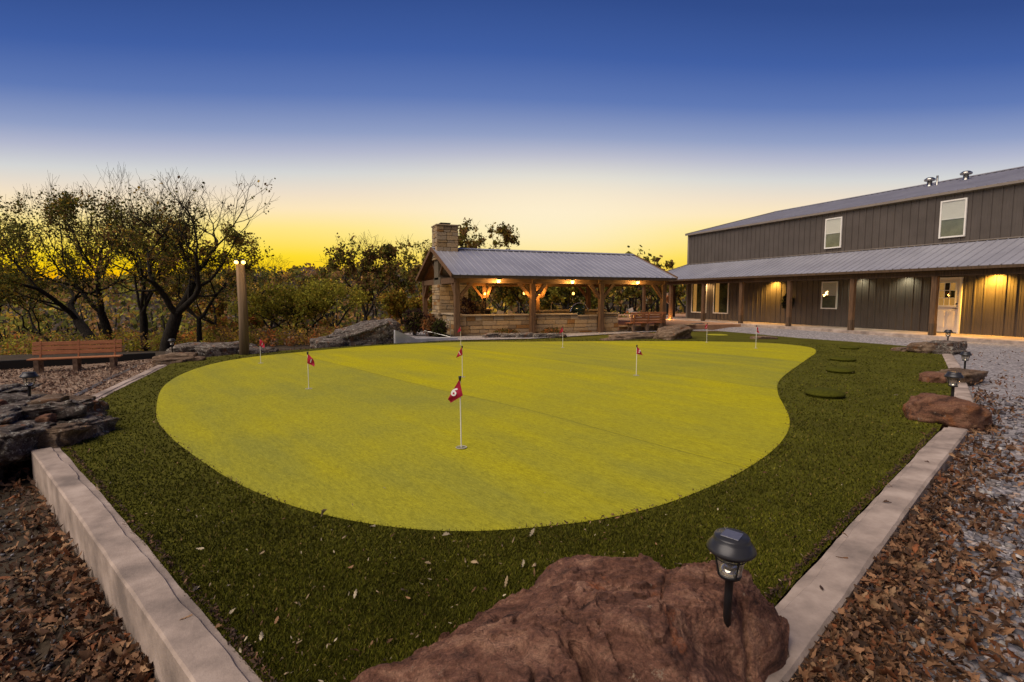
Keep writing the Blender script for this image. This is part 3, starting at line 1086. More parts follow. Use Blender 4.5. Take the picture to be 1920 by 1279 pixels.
sweep_wall('concrete_edging', [(.28, 1.38), (-.22, 2.34), (-1.4, 4.72), (-2.55, 7.0)], [(.08, 1.30), (-.43, 2.3), (-1.60, 4.62), (-2.76, 6.9)], -.42, .03, 'concrete', 'pale pink-grey concrete edging running from the ledge pile past leaf litter', ch=.012)
sweep_wall('concrete_edging', [(.95, 1.42), (2.35, 2.0), (4.8, 3.02), (7.4, 4.07)], [(1.05, 1.20), (2.45, 1.78), (4.9, 2.80), (7.5, 3.85)], -.3, .03, 'concrete', 'concrete edging between the big flat boulder and the rounded red-brown boulder')
sweep_wall('concrete_edging', [(8.3, 4.52), (9.3, 5.0), (10.75, 5.82), (11.6, 6.3)], [(8.4, 4.3), (9.4, 4.78), (10.87, 5.62), (11.7, 6.1)], -.3, .03, 'concrete', 'short concrete edging between the rounded boulder and the squared ledge stone')
sweep_wall('concrete_edging', [(11.6, 6.32), (13.2, 7.22), (16.2, 9.04), (17.3, 9.7)], [(11.72, 6.12), (13.32, 7.02), (16.32, 8.84), (17.4, 9.5)], -.3, .03, 'concrete', 'far concrete edging between the squared ledge stone and the dark layered block')
sweep_wall('concrete_edging', [(-3.14, 9.3), (-3.15, 11.5), (-3.15, 13.0), (-3.15, 14.6)], [(-3.34, 9.3), (-3.35, 11.5), (-3.35, 13.0), (-3.35, 14.6)], -.3, .025, 'concrete', 'straight pale concrete edging beside the wood-chip bench area')
wm = MB()
# wing wall: sloping top, turning along the pavilion bed
A, B, C_ = (2.86, 18.62), (3.62, 18.86), (5.3, 19.2)
V = []
for (x, y), zt in ((A, .47), (B, .13), (C_, .09)):
    V += [(x, y, -.3), (x, y, zt), (x - .03, y + .2, zt), (x - .03, y + .2, -.3)]
wm.add(V, [(0, 1, 2, 3), (0, 4, 5, 1), (1, 5, 6, 2), (2, 6, 7, 3), (4, 8, 9, 5), (5, 9, 10, 6), (6, 10, 11, 7), (11, 10, 9, 8)])
tag(obj('wing_wall', wm.me('wing_wall', 'concrete_grey')), 'grey concrete wing wall sloping down beside the dark outcrop', 'wall', kind='thing')
em = MB()
P = atz(140, 752, -.16), atz(215, 712, -.18), atz(285, 679, -.22)
for a, b in zip(P[:-1], P[1:]):
    em.bar((a[0], a[1], a[2] + .02), (b[0], b[1], b[2] + .02), .10, .14)
tag(obj('edging_strip', em.me('edging_strip', 'edging')), 'dark grey timber border strip beside the bench area chips', 'edging', kind='thing')
em = MB()
a, b = atz(-60, 700, -.22), atz(292, 680, -.25)
em.bar((a[0], a[1], -.13), (b[0], b[1], -.13), .16, .34)
tag(obj('timber_kerb', em.me('timber_kerb', 'black_matte')), 'black timber behind the wooden bench holding back the chips', 'edging', kind='thing')

# ------------------------------------------------------------------ barn
BX_, SLAB = 23.0, .24
barn = empty('barn', (BX_, 18, 0), 'long brown two-storey metal barn with lean-to porch and white windows', 'building')
PW = .305


def panel_mesh(name, h, material):
    """ribbed wall panel: width along +Y, rib towards -X, height along +Z"""
    prof = [(0, 0), (0, .018), (-.032, .032), (-.032, .060), (0, .078), (0, .132), (-.006, .138), (-.006, .148), (0, .154), (0, .222), (-.006, .228), (-.006, .238), (0, .244), (0, PW - .001)]
    V_ = [(x, y, 0) for x, y in prof] + [(x, y, h) for x, y in prof]
    m_ = len(prof)
    F_ = [(i, i + m_, i + 1 + m_, i + 1) for i in range(m_ - 1)]
    return mesh(name, V_, F_, material)


up_me, lo_me = panel_mesh('wall_panel', 1.98, 'barn_panel'), panel_mesh('wall_panel', 3.44, 'barn_panel')
Y0, Y1 = 5.2, 27.75
ny_ = int((Y1 - Y0) / PW)
for i in range(ny_):
    y = Y1 - (i + 1) * PW
    obj('wall_panel', up_me, barn, (BX_, y, 3.62))
    obj('wall_panel', lo_me, barn, (BX_, y, SLAB))
core = MB()
core.box(BX_ + .004, 38.0, Y0, Y1 - .004, -.2, 5.58)
core.add([(BX_ + .004, Y0, 5.58), (30.5, Y0, 7.42), (38, Y0, 5.58), (BX_ + .004, Y1 - .004, 5.58), (30.5, Y1 - .004, 7.42), (38, Y1 - .004, 5.58)], [(0, 1, 2), (5, 4, 3)])
obj('wall', core.me('wall', 'barn_panel'), barn, (0, 0, 0))
tr = MB()
tr.box(BX_ - .045, BX_ + .01, Y1 - .11, Y1 + .02, SLAB, 5.60)
tr.box(BX_ - .05, BX_, Y0, Y1, 5.50, 5.61)
tr.box(BX_ - .06, BX_ - .02, Y0, Y1, 3.60, 3.70)
obj('trim', tr.me('trim', 'trim'), barn)
slab = MB()
slab.cbox(20.85, BX_ + .1, Y0, 30.4, -.2, SLAB, .012)
obj('porch_slab', slab.me('porch_slab', 'concrete'), barn)


def roof_panel(name, a, b, w, material='roof_metal', rib=.03):
    """ribbed sheet: slope from a=(x,z) eave to b=(x,z) ridge in the XZ plane, width w along +Y; origin at y=0"""
    a, b = Vector((a[0], 0, a[1])), Vector((b[0], 0, b[1]))
    d = (b - a).normalized()
    nn = Vector((0, 1, 0)).cross(d)
    if nn.z < 0:
        nn = -nn
    prof = [(0, 0), (.012, 0), (.026, rib), (.050, rib), (.064, 0), (w * .52 - .008, 0), (w * .52, .005), (w * .52 + .012, .005), (w * .52 + .02, 0), (w - .001, 0)]
    V_ = []
    for p in (a, b):
        V_ += [p + nn * h + Vector((0, y, 0)) for y, h in prof]
    m_ = len(prof)
    F_ = [(i, i + 1, i + 1 + m_, i + m_) for i in range(m_ - 1)]
    # underside, one thin sheet below
    V_ += [a - nn * .012, a - nn * .012 + Vector((0, w - .001, 0)), b - nn * .012 + Vector((0, w - .001, 0)), b - nn * .012]
    F_ += [(2 * m_, 2 * m_ + 3, 2 * m_ + 2, 2 * m_ + 1), (0, 2 * m_, 2 * m_ + 1, m_ - 1)]
    return mesh(name, V_, F_, material)


# main roof
rp_ = roof_panel('roof_panel', (BX_ - .14, 5.60), (30.5, 7.46), PW)
for i in range(ny_ + 1):
    obj('roof_panel', rp_, barn, (0, Y1 + .12 - (i + 1) * PW, 0))
mb = MB()
mb.add([(30.5, Y0, 7.46), (38.2, Y0, 5.60), (38.2, Y1 + .12, 5.60), (30.5, Y1 + .12, 7.46)], [(0, 1, 2, 3)])
obj('roof', mb.me('roof', 'roof_metal'), barn)
mb = MB()
mb.bar((30.5, Y0, 7.49), (30.5, Y1 + .14, 7.49), .3, .04)
obj('ridge_cap', mb.me('ridge_cap', 'roof_metal'), barn)
mb = MB()
mb.bar((BX_ - .15, Y1 + .135, 5.585), (30.5, Y1 + .135, 7.455), .03, .14)
obj('rake_trim', mb.me('rake_trim', 'trim'), barn)
mb = MB()
mb.bar((BX_ - .155, Y0, 5.565), (BX_ - .155, Y1 + .12, 5.565), .03, .09)
obj('eave_trim', mb.me('eave_trim', 'trim'), barn)
# roof vents
for y, x, h, r_ in ((17.3, 29.0, .42, .11), (15.75, 29.0, .40, .11)):
    zb = 5.6 + (x - BX_) * .248
    v = MB()
    v.lathe([(r_ * 1.5, zb - .05), (r_ * 1.35, zb + .03), (r_, zb + .06), (r_, zb + h * .62)], 14)
    o = obj('roof_vent', v.me('roof_vent', 'steel', True), barn, (x, y, 0))
    v = MB()
    v.lathe([(r_ * 1.9, zb + h * .62), (r_ * 2.15, zb + h * .68), (r_ * 2.15, zb + h * .82), (r_ * 1.2, zb + h)], 14)
    obj('vent_cap', v.me('vent_cap', 'steel', True), o, (x, y, 0))
v = MB()
v.lathe([(.12, 6.98), (.045, 7.06), (.045, 7.5)], 10)
obj('vent_pipe', v.me('vent_pipe', 'steel', True), barn, (28.8, 16.85, 0))
# porch roof (lean-to) with hip at the far end
EX, EZ, TX, TZ = 20.72, 2.66, BX_ - .03, 3.66
pr = roof_panel('porch_roof_panel', (EX, EZ), (TX, TZ), PW)
YH = 27.75                                         # hip starts at the wall corner
for i in range(ny_):
    obj('porch_roof_panel', pr, barn, (0, YH - (i + 1) * PW, 0))
hip_run = TX - EX
for i in range(int(hip_run / PW)):                # shortened sheets up the hip
    y0, y1 = YH + i * PW, YH + (i + 1) * PW
    f0, f1 = (y0 - YH) / hip_run, (y1 - YH) / hip_run
    q = MB()
    z = lambda f: TZ - (TZ - EZ) * f
    xx = lambda f: TX - hip_run * f
    q.add([(EX, y0, EZ), (xx(f0), y0, z(f0)), (xx(f1), y1, z(f1)), (EX, y1, EZ)], [(0, 3, 2, 1)])
    q.bar((EX, y0 + .03, EZ + .014), (xx(f0 + .02), y0 + .03, z(f0 + .02) + .014), .04, .03)
    obj('porch_roof_panel', q.me('porch_roof_panel', 'roof_metal'), barn)
q = MB()
q.add([(TX, YH, TZ), (EX, YH + hip_run, EZ), (34, YH + hip_run, EZ), (34, YH, TZ)], [(0, 1, 2, 3)])
obj('porch_roof', q.me('porch_roof', 'roof_metal'), barn)
q = MB()
q.bar((TX, YH, TZ + .03), (EX - .02, YH + hip_run + .02, EZ + .03), .16, .03)
q.bar((TX - .02, Y0, TZ + .03), (TX - .02, YH, TZ + .03), .12, .03)
obj('ridge_cap', q.me('ridge_cap', 'trim'), barn)
q = MB()
q.box(EX - .03, EX + .01, Y0, YH + hip_run, EZ - .10, EZ - .008)
obj('eave_trim', q.me('eave_trim', 'timber_dark'), barn)
# porch ceiling boards, beam and posts
q = MB()
q.add([(EX + .05, Y0, 2.56), (BX_, Y0, 2.56), (BX_, YH + 2, 2.56), (EX + .05, YH + 2, 2.56)], [(0, 3, 2, 1)])
obj('porch_ceiling', q.me('porch_ceiling', 'timber_dark'), barn)
q = MB()
q.box(20.98, 21.16, Y0, YH + 2.1, 2.36, 2.555)
obj('porch_beam', q.me('porch_beam', 'timber_dark'), barn)
pm = MB()
pm.cbox(-.09, .09, -.09, .09, 0, 2.13, .012)
pmm = pm.me('post', 'timber')
bm_ = MB()
bm_.cbox(-.094, .094, -.094, .094, 0, .44, .012)
bmm = bm_.me('post_base', 'timber_dark')
for y in (6.1, 9.1, 12.16, 15.22, 18.27, 21.2, 24.0, 26.9, 29.7):
    p_ = obj('porch_post', pmm, barn, (21.07, y, SLAB))
    obj('post_base', bmm, p_, (21.07, y, SLAB))
for x in (23.5, 26.2):
    p_ = obj('porch_post', pmm, barn, (x, 29.7, SLAB))
    obj('post_base', bmm, p_, (x, 29.7, SLAB))


def window(y0, y1, z0, z1, style):
    x = BX_ - .04
    fw_ = .055
    f = MB()
    f.box(x - .035, x + .02, y0, y0 + fw_, z0, z1)
    f.box(x - .035, x + .02, y1 - fw_, y1, z0, z1)
    f.box(x - .033, x + .02, y0 + fw_, y1 - fw_, z1 - fw_, z1)
    f.box(x - .045, x + .02, y0 + fw_, y1 - fw_, z0, z0 + fw_)
    w = obj('window', f.me('window', 'white_paint'), barn)
    zm = (z0 + z1) / 2 if style != 'tall' else z1 - .02
    b_ = MB()
    b_.box(x + .005, x + .03, y0 + .03, y1 - .03, z0 + .03, z1 - .03)
    obj('backing', b_.me('backing', {'up': 'screen', 'tall': 'dim_room'}.get(style, 'screen')), w)
    if style != 'tall':
        b_ = MB()
        b_.box(x - .018, x + .003, y0 + fw_, y1 - fw_, zm - .02, zm + .02)
        obj('meeting_rail', b_.me('meeting_rail', 'white_paint'), w)
        b_ = MB()
        b_.box(x - .004, x + .002, y0 + fw_, y1 - fw_, zm + .02, z1 - fw_)
        obj('blind', b_.me('blind', 'blind'), w)
    else:
        b_ = MB()
        b_.box(x - .006, x + .002, y1 - .45, y1 - fw_ - .1, z0 + fw_, z1 - fw_)
        obj('jamb_strip', b_.me('jamb_strip', 'amber_glow'), w)  # window jamb whose orange lamplight is put in as glow
    b_ = MB()
    b_.box(x - .024, x - .020, y0 + fw_, y1 - fw_, z0 + fw_, z1 - fw_)
    obj('pane', b_.me('pane', 'pane'), w)
    return w


window(17.26, 18.09, 3.88, 5.28, 'up')
window(12.36, 13.24, 3.88, 5.30, 'up')
wl = window(17.31, 18.12, 1.05, 2.34, 'low')
window(24.08, 25.29, .62, 2.50, 'tall')
window(25.89, 27.23, .62, 2.50, 'tall')
g_ = MB()
xg = BX_ - .047
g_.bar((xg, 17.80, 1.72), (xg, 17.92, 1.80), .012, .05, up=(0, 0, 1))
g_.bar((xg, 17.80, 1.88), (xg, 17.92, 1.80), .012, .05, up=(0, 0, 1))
obj('chevron_reflection', g_.me('chevron_reflection', 'pot_light'), wl)  # glowing bars added to imitate a lamp's reflection in the pane
# door with nine panes
dy0, dy1, dz1 = 12.40, 13.22, 2.30
x = BX_ - .04
q = MB()
q.box(x - .04, x + .03, dy0 - .07, dy0, SLAB, dz1 + .06)
q.box(x - .04, x + .03, dy1, dy1 + .07, SLAB, dz1 + .06)
q.box(x - .045, x + .03, dy0 - .075, dy1 + .075, dz1, dz1 + .07)
obj('door_frame', q.me('door_frame', 'white_paint'), barn)
q = MB()
q.box(x - .012, x + .03, dy0 + .004, dy1 - .004, SLAB + .02, dz1 - .005)
door = obj('door', q.me('door', 'door_paint'), barn)
py0, py1, pz0, pz1 = dy0 + .14, dy1 - .14, 1.30, 2.16
q = MB()
for a, b in ((py0 - .045, py0), (py1, py1 + .045)):
    q.box(x - .03, x - .011, a, b, pz0 - .045, pz1 + .045)
q.box(x - .03, x - .011, py0, py1, pz1, pz1 + .045)
q.box(x - .03, x - .011, py0, py1, pz0 - .045, pz0)
obj('glazing_frame', q.me('glazing_frame', 'white_paint'), door)
cw, ch_ = (py1 - py0) / 3, (pz1 - pz0) / 3
pane_m = MB().box(-.004, 0, .012, cw - .012, .012, ch_ - .012).me('pane', 'pane')
back_m = [MB().box(0, .003, .004, cw - .004, .004, ch_ - .004).me('pane_backing', m_) for m_ in ('amber_glow', 'dark_room')]  # amber copies glow to imitate a lit room behind the door
for i in range(3):
    for j in range(3):
        p_ = obj('pane', pane_m, door, (x - .018, py0 + i * cw, pz0 + j * ch_))
        obj('pane_backing', back_m[1 if (i, j) in ((1, 2), (1, 1), (0, 1)) else 0], p_, (x - .0165, py0 + i * cw, pz0 + j * ch_))
q = MB()
for i in (1, 2):
    q.box(x - .03, x - .0125, py0 + i * cw - .01, py0 + i * cw + .01, pz0, pz1)
    q.box(x - .028, x - .0125, py0, py1, pz0 + i * ch_ - .01, pz0 + i * ch_ + .01)
obj('muntin', q.me('muntin', 'white_paint'), door)
for a in (dy0 + .12, dy0 + .46):
    q = MB()
    q.cbox(x - .024, x - .010, a, a + .25, .45, 1.10, .012)
    obj('door_panel', q.me('door_panel', 'door_paint'), door)
q = MB()
q.tube([(x - .012, dy0 + .07, 1.18), (x - .06, dy0 + .07, 1.18)], .014, 8)
q.tube([(x - .06, dy0 + .065, 1.18), (x - .06, dy0 + .19, 1.18)], .010, 8)
q.tube([(x - .012, dy0 + .07, 1.36), (x - .035, dy0 + .07, 1.36)], .028, 10)
obj('handle', q.me('handle', 'black'), door)
q = MB()
q.box(x - .06, x - .013, dy0, dy1, SLAB + .001, SLAB + .03)
obj('threshold', q.me('threshold', 'black_matte'), barn)

# porch down-lights in the ceiling
dl = MB().lathe([(.085, 2.559), (.085, 2.545), (.06, 2.545), (.055, 2.555)], 16).me('can_trim', 'white_paint', True)
de = MB().lathe([(.054, 2.552), (.03, 2.552)], 16).me('lens', 'pot_light')
GRP = 'recessed lights in the porch ceiling'
for y, e, c, l in ((11.3, 640, (1, .50, .06), 'recessed porch light glowing amber right of the white door'), (20.8, 380, (1, .52, .08), 'recessed porch light glowing amber near the hanging wreath'),
                   (14.3, 60, (.95, .92, .6), 'dim recessed porch light left of the white door'), (16.2, 40, (.95, .92, .6), 'dim recessed porch light next to the single low window'), (25.7, 90, (1, .6, .22), 'recessed porch light before the tall windows'), (8.4, 120, (1, .6, .2), 'unseen recessed porch light past the door, added to light the wall')):  # last lamp is unseen, added to light the wall past the door
    t_ = empty('porch_light', (22.7, y, 2.55), l, 'light', GRP)
    obj('can_trim', dl, t_, (22.7, y, 0))
    obj('lens', de, t_, (22.7, y, 0))
    lamp('porch_lamp', (22.7, y, 2.52), e, c, .05, t_, spot=R(140), aim=(.12, 0, -1), blend=.8)
# wreath on the wall
wr = empty('wreath', (BX_ - .07, 19.97, 1.35), 'dark leafy wreath hanging on the barn wall behind a porch post', 'wreath')
q = MB()
q.tube([(0, .27 * math.cos(t), .27 * math.sin(t)) for t in np.linspace(0, 2 * math.pi, 25)], .05, 8, cap=False)
lobj('ring', q.me('ring', 'wreath'), wr)
V, F = [], []
for i in range(420):
    t = random.uniform(0, 2 * math.pi)
    r_ = .27 + random.gauss(0, .04)
    c = np.array([random.uniform(-.07, .03), r_ * math.cos(t), r_ * math.sin(t)])
    a, b = RNG.normal(size=3) * .045, RNG.normal(size=3) * .03
    V += [c - a, c + b, c + a, c - b]
    F.append((4 * i, 4 * i + 1, 4 * i + 2, 4 * i + 3))
lobj('leaves', mesh('leaves', V, F, 'wreath'), wr)

# ------------------------------------------------------------------ pavilion
pav = empty('pavilion', (10.8, 24, 0), 'open timber pavilion with grey metal gable roof and chimney', 'pavilion')
PF, PB, PXS = 20.8, 27.0, (5.7, 9.05, 12.45, 15.85)
EZP, RZP, RY = 2.50, 3.84, 23.9
PX0, PX1 = 5.36, 16.2


def pav_panel(eave_y, w, nm):
    """sheet from eave to ridge, width along +X"""
    a, b = Vector((0, eave_y, EZP)), Vector((0, RY, RZP))
    d = (b - a).normalized()
    nn = Vector((1, 0, 0)).cross(d)
    if nn.z < 0:
        nn = -nn
    prof = [(0, 0), (.012, 0), (.026, .03), (.05, .03), (.064, 0), (w * .52 - .008, 0), (w * .52, .005), (w * .52 + .012, .005), (w * .52 + .02, 0), (w - .001, 0)]
    V_ = []
    for p in (a, b):
        V_ += [p + nn * h + Vector((xx_, 0, 0)) for xx_, h in prof]
    m_ = len(prof)
    F_ = [(i, i + 1, i + 1 + m_, i + m_) for i in range(m_ - 1)]
    V_ += [a - nn * .014, a - nn * .014 + Vector((w - .001, 0, 0)), b - nn * .014 + Vector((w - .001, 0, 0)), b - nn * .014]
    F_ += [(2 * m_, 2 * m_ + 3, 2 * m_ + 2, 2 * m_ + 1), (0, 2 * m_, 2 * m_ + 1, m_ - 1)]
    return mesh(nm, V_, F_, 'roof_metal')


npn = 36
pw = (PX1 - PX0) / npn
fm, bk = pav_panel(20.28, pw, 'roof_panel'), pav_panel(27.52, pw, 'roof_panel')
for i in range(npn):
    obj('roof_panel', fm, pav, (PX0 + i * pw, 0, 0))
    obj('roof_panel', bk, pav, (PX0 + i * pw, 0, 0))
q = MB()
q.bar((PX0 - .02, RY - .09, RZP + .012), (PX1 + .02, RY - .09, RZP + .012), .2, .02, up=(0, -.35, 1))
q.bar((PX0 - .02, RY + .09, RZP + .012), (PX1 + .02, RY + .09, RZP + .012), .2, .02, up=(0, .35, 1))
obj('ridge_cap', q.me('ridge_cap', 'roof_metal'), pav)
# deck boards below the sheets
for s_, ey in ((-1, 20.33), (1, 27.47)):
    q = MB()
    nz = Vector((0, s_ * .35, 1)).normalized()
    q.bar((PX0 + .03, 0, 0), (PX0 + .031, 0, 0), .01, .01)
    q = MB()
    V_ = [(PX0 + .03, ey, EZP - .03), (PX1 - .03, ey, EZP - .03), (PX1 - .03, RY, RZP - .03), (PX0 + .03, RY, RZP - .03)]
    V_ += [(a_, b_, c_ - .03) for a_, b_, c_ in V_]
    q.add(V_, [(0, 1, 2, 3), (7, 6, 5, 4), (0, 4, 5, 1), (1, 5, 6, 2), (2, 6, 7, 3), (3, 7, 4, 0)])
    obj('roof_deck', q.me('roof_deck', 'decking'), pav)
rake = MB()
for xx_ in (PX0 - .012, PX1 + .012):
    rake = MB()
    rake.bar((xx_, 20.26, EZP - .03), (xx_, RY, RZP - .03), .03, .17)
    rake.bar((xx_, 27.54, EZP - .03), (xx_, RY, RZP - .03), .03, .17)
    obj('rake_board', rake.me('rake_board', 'timber_x'), pav)
pst = MB()
pst.cbox(-.11, .11, -.11, .11, -.2, 2.2, .014)
pstm = pst.me('post', 'timber')
for y in (PF, PB):
    for i, xx_ in enumerate(PXS):
        if y == PB:
            xx_ = (5.7, 8.9, 12.05, 15.3)[i]
        obj('post', pstm, pav, (xx_, y, 0))
        for s_ in (-1, 1):
            if not (PX0 + .2 < xx_ + s_ * .8 < PX1 - .1):
                continue
            q = MB()
            q.bar((xx_ + s_ * .06, y, 1.55), (xx_ + s_ * .62, y, 2.2), .13, .13, up=(0, 1, 0))
            obj('brace', q.me('brace', 'timber_x'), pav)
    q = MB()
    q.cbox(PX0 + .2, PX1 - .15, y - .10, y + .10, 2.19, 2.43, .012)
    obj('beam', q.me('beam', 'timber_x'), pav)
# trusses
for k, xx_ in enumerate((5.7, 9.05, 12.3, 15.85)):
    q = MB()
    q.bar((xx_, PF - .2, 2.31), (xx_, PB + .2, 2.31), .16, .24)
    obj('tie_beam', q.me('tie_beam', 'timber'), pav)
    for s_, ey in ((-1, 20.45), (1, 27.35)):
        q = MB()
        q.bar((xx_, ey, EZP - .10), (xx_, RY, RZP - .13), .13, .14)
        obj('rafter', q.me('rafter', 'timber_x'), pav)
    q = MB()
    q.bar((xx_, RY, 2.42), (xx_, RY, RZP - .2), .14, .14, up=(1, 0, 0))
    obj('king_post', q.me('king_post', 'timber'), pav)
    for s_ in (-1, 1):
        q = MB()
        q.bar((xx_, RY + s_ * .1, 2.45), (xx_, RY + s_ * 1.05, RZP - .62), .11, .11, up=(1, 0, 0))
        obj('strut', q.me('strut', 'timber'), pav)
        q = MB()
        q.bar((xx_, (PF if s_ < 0 else PB) - s_ * .06, 1.6), (xx_, (PF if s_ < 0 else PB) - s_ * .65, 2.2), .13, .13, up=(1, 0, 0))
        obj('brace', q.me('brace', 'timber'), pav)
q = MB()
q.cbox(5.60, 5.625, RY - .16, RY + .16, 2.2, 2.52, .004)
obj('gusset_plate', q.me('gusset_plate', 'steel'), pav)
for i in range(18):                                # purlin ends under the front eave
    q = MB()
    xx_ = PX0 + .3 + i * .6
    q.bar((xx_, 20.36, EZP - .10), (xx_, 21.6, EZP + .36), .05, .1)
    obj('rafter_tail', q.me('rafter_tail', 'timber_x'), pav)
q = MB()
q.box(PX0 + .02, PX1 - .02, 20.30, 20.33, EZP - .13, EZP - .03)
obj('fascia', q.me('fascia', 'timber_dark'), pav)


# ------------------------------------------------------------------ stone work
def stone_mesh(seed, m_):
    bm = bmesh.new()
    bmesh.ops.create_cube(bm, size=1)
    bmesh.ops.bevel(bm, geom=bm.edges[:], offset=.05, segments=1, affect='EDGES')
    rr = random.Random(seed)
    for v in bm.verts:
        v.co += Vector([rr.uniform(-.018, .018) for _ in range(3)])
    me_ = bpy.data.meshes.new('stone')
    bm.to_mesh(me_)
    bm.free()
    me_.materials.append(m_)
    return me_


STM = [stone_mesh(i * 7 + j, STONE[j]) for i in range(2) for j in range(5)]


def courses(parent, axis, a0, a1, fixed, z0, z1, side, hs=(.11, .16, .2), ws=(.28, .75), dep=.12, core=None):
    """lay stones along an axis ('x' or 'y') on the plane fixed; side = outward sign"""
    z = z0
    while z < z1 - .03:
        h = min(random.choice(hs), z1 - z)
        if z1 - (z + h) < .06:
            h = z1 - z
        p = a0
        while p < a1 - .02:
            w = min(random.uniform(*ws), a1 - p)
            if a1 - (p + w) < .14:
                w = a1 - p
            d_ = dep + random.uniform(-.012, .012)
            c = fixed - side * dep / 2 + side * random.uniform(0, .012)
            m_ = STM[random.choice((0, 1, 1, 3, 3, 4, 5, 6, 6, 8, 8, 2, 9))]
            if axis == 'x':
                obj('stone', m_, parent, (p + w / 2, c, z + h / 2), scale=(w - .018, d_, h - .018))
            else:
                obj('stone', m_, parent, (c, p + w / 2, z + h / 2), scale=(d_, w - .018, h - .018))
            p += w
        z += h


bar = empty('bar_wall', (9.5, 20.9, 0), 'tan coursed stone bar wall with pale stone cap below the pavilion eave', 'wall')
courses(bar, 'x', 5.82, 12.32, 20.92, -.1, .82, -1)
courses(bar, 'x', 12.58, 13.45, 20.92, -.1, .82, -1)
courses(bar, 'y', 21.05, 22.9, 5.62, -.1, .86, -1)
q = MB()
q.box(5.70, 13.42, 20.985, 21.20, -.2, .815)
q.box(5.70, 5.86, 21.2, 22.9, -.2, .85)
obj('core', q.me('core', 'mortar'), bar)
for a, b, z in ((5.78, 8.92, .82), (9.18, 11.3, .82), (11.3, 12.32, .74), (12.58, 13.5, .83)):
    q = MB()
    q.cbox(a, b - .006, 20.86, 21.42, z, z + .065, .01)
    obj('cap_stone', q.me('cap_stone', STONE[3]), bar)
q = MB()
q.cbox(5.55, 5.98, 21.05, 22.9, .86, .92, .01)
obj('cap_stone', q.me('cap_stone', STONE[3]), bar)
# back counter
bc = empty('back_counter', (8.5, 26.6, .22), 'dark back counter with bright stone top seen through the pavilion', 'counter')
q = MB()
q.cbox(6.9, 9.0, 26.2, 26.85, .22, .92, .01)
obj('cabinet', q.me('cabinet', 'dark_room'), bc)
q = MB()
q.cbox(6.8, 9.1, 26.12, 26.95, .92, .99, .01)
obj('top', q.me('top', STONE[3]), bc)
bc = empty('sink_counter', (11.5, 22.6, .22), 'stone sink counter with bright top behind the bar wall', 'counter')
q = MB()
q.cbox(10.2, 13.6, 22.4, 23.1, .22, .93, .01)
obj('cabinet', q.me('cabinet', STONE[4]), bc)
q = MB()
q.cbox(10.1, 13.7, 22.32, 23.18, .93, 1.0, .01)
obj('top', q.me('top', STONE[3]), bc)
q = MB()
q.tube([(10.95, 22.9, .99), (10.95, 22.9, 1.26), (10.95, 22.84, 1.33), (10.95, 22.72, 1.33), (10.95, 22.66, 1.27)], .018, 8)
q.tube([(10.95, 22.9, .99), (10.95, 22.9, 1.03)], .04, 10)
obj('faucet', q.me('faucet', 'chrome'), bc)
# chimney
chim = empty('stone_chimney', (6.0, 23.8, 0), 'tan stone fireplace and chimney rising through the pavilion roof', 'chimney')
CX0, CX1, CY0, CY1 = 5.52, 6.52, 23.1, 24.5
courses(chim, 'y', CY0, CY1, CX0, -.1, 2.18, -1, ws=(.25, .6))
courses(chim, 'x', CX0 + .02, CX1 + .35, CY0, .22, 2.18, -1, ws=(.25, .55))
courses(chim, 'x', CX0, CX1, CY0 + .35, 3.3, 4.82, -1, ws=(.22, .5))
courses(chim, 'y', CY0 + .35, CY1 - .1, CX0, 3.3, 4.82, -1, ws=(.22, .5))
q = MB()
q.box(CX0 + .07, CX1 + .3, CY0 + .07, CY1 - .05, -.2, 2.5)
q.box(CX0 + .07, CX1 - .01, CY0 + .42, CY1 - .15, 2.4, 4.8)
obj('core', q.me('core', 'mortar'), chim)
q = MB()
q.cbox(CX0 - .03, CX1 + .04, CY0 + .30, CY1 - .06, 4.82, 4.88, .01)
obj('crown', q.me('crown', STONE[3]), chim)
q = MB()
q.box(5.78, 6.26, 23.75, 24.15, 4.97, 4.99)
for a, b in ((5.82, 23.8), (6.22, 23.8), (5.82, 24.1), (6.22, 24.1)):
    q.box(a - .012, a + .012, b - .012, b + .012, 4.88, 4.97)
obj('chimney_cap', q.me('chimney_cap', 'black_matte'), chim)
q = MB()
q.box(CX0 - .06, CX0 + .02, CY0 - .04, CY1 + .02, .83, .89)
q.box(CX0 - .04, CX1 + .4, CY0 - .05, CY0 + .02, .83, .89)
obj('mantel_band', q.me('mantel_band', STONE[3]), chim)
# low stone face of the patio under the bench
pf = empty('patio_wall', (15, 20.9, 0), 'low stone riser below the patio bench right of the bar wall', 'wall')
courses(pf, 'x', 13.5, 16.6, 20.93, -.1, .24, -1)
q = MB()
q.cbox(13.5, 17.9, 20.84, 21.1, .236, .27, .008)
obj('cap_stone', q.me('cap_stone', STONE[1]), pf)

# kamado grill
gr = empty('kamado_grill', (11.75, 21.75, .6), 'round green kamado grill with shiny steel hood band on the bar', 'grill')
q = MB()
q.lathe([(.12, -.30), (.30, -.24), (.36, -.05), (.37, 0)], 24)
lobj('bowl', q.me('bowl', 'kamado', True), gr, (0, 0, .32))
q = MB()
q.lathe([(.37, .02), (.355, .16), (.28, .28), (.15, .345), (.05, .36)], 24)
lobj('lid', q.me('lid', 'kamado', True), gr, (0, 0, .32))
q = MB()
q.tube([(.47 * math.cos(t), -.2, .47 * math.sin(t)) for t in np.linspace(.05, math.pi - .05, 22)], .03, 8)
lobj('hood_band', q.me('hood_band', 'chrome', True), gr, (0, 0, .28))
q = MB()
q.lathe([(.06, .36), (.06, .42), (.09, .43)], 14)
lobj('vent_cap', q.me('vent_cap', 'black', True), gr, (0, 0, .32))

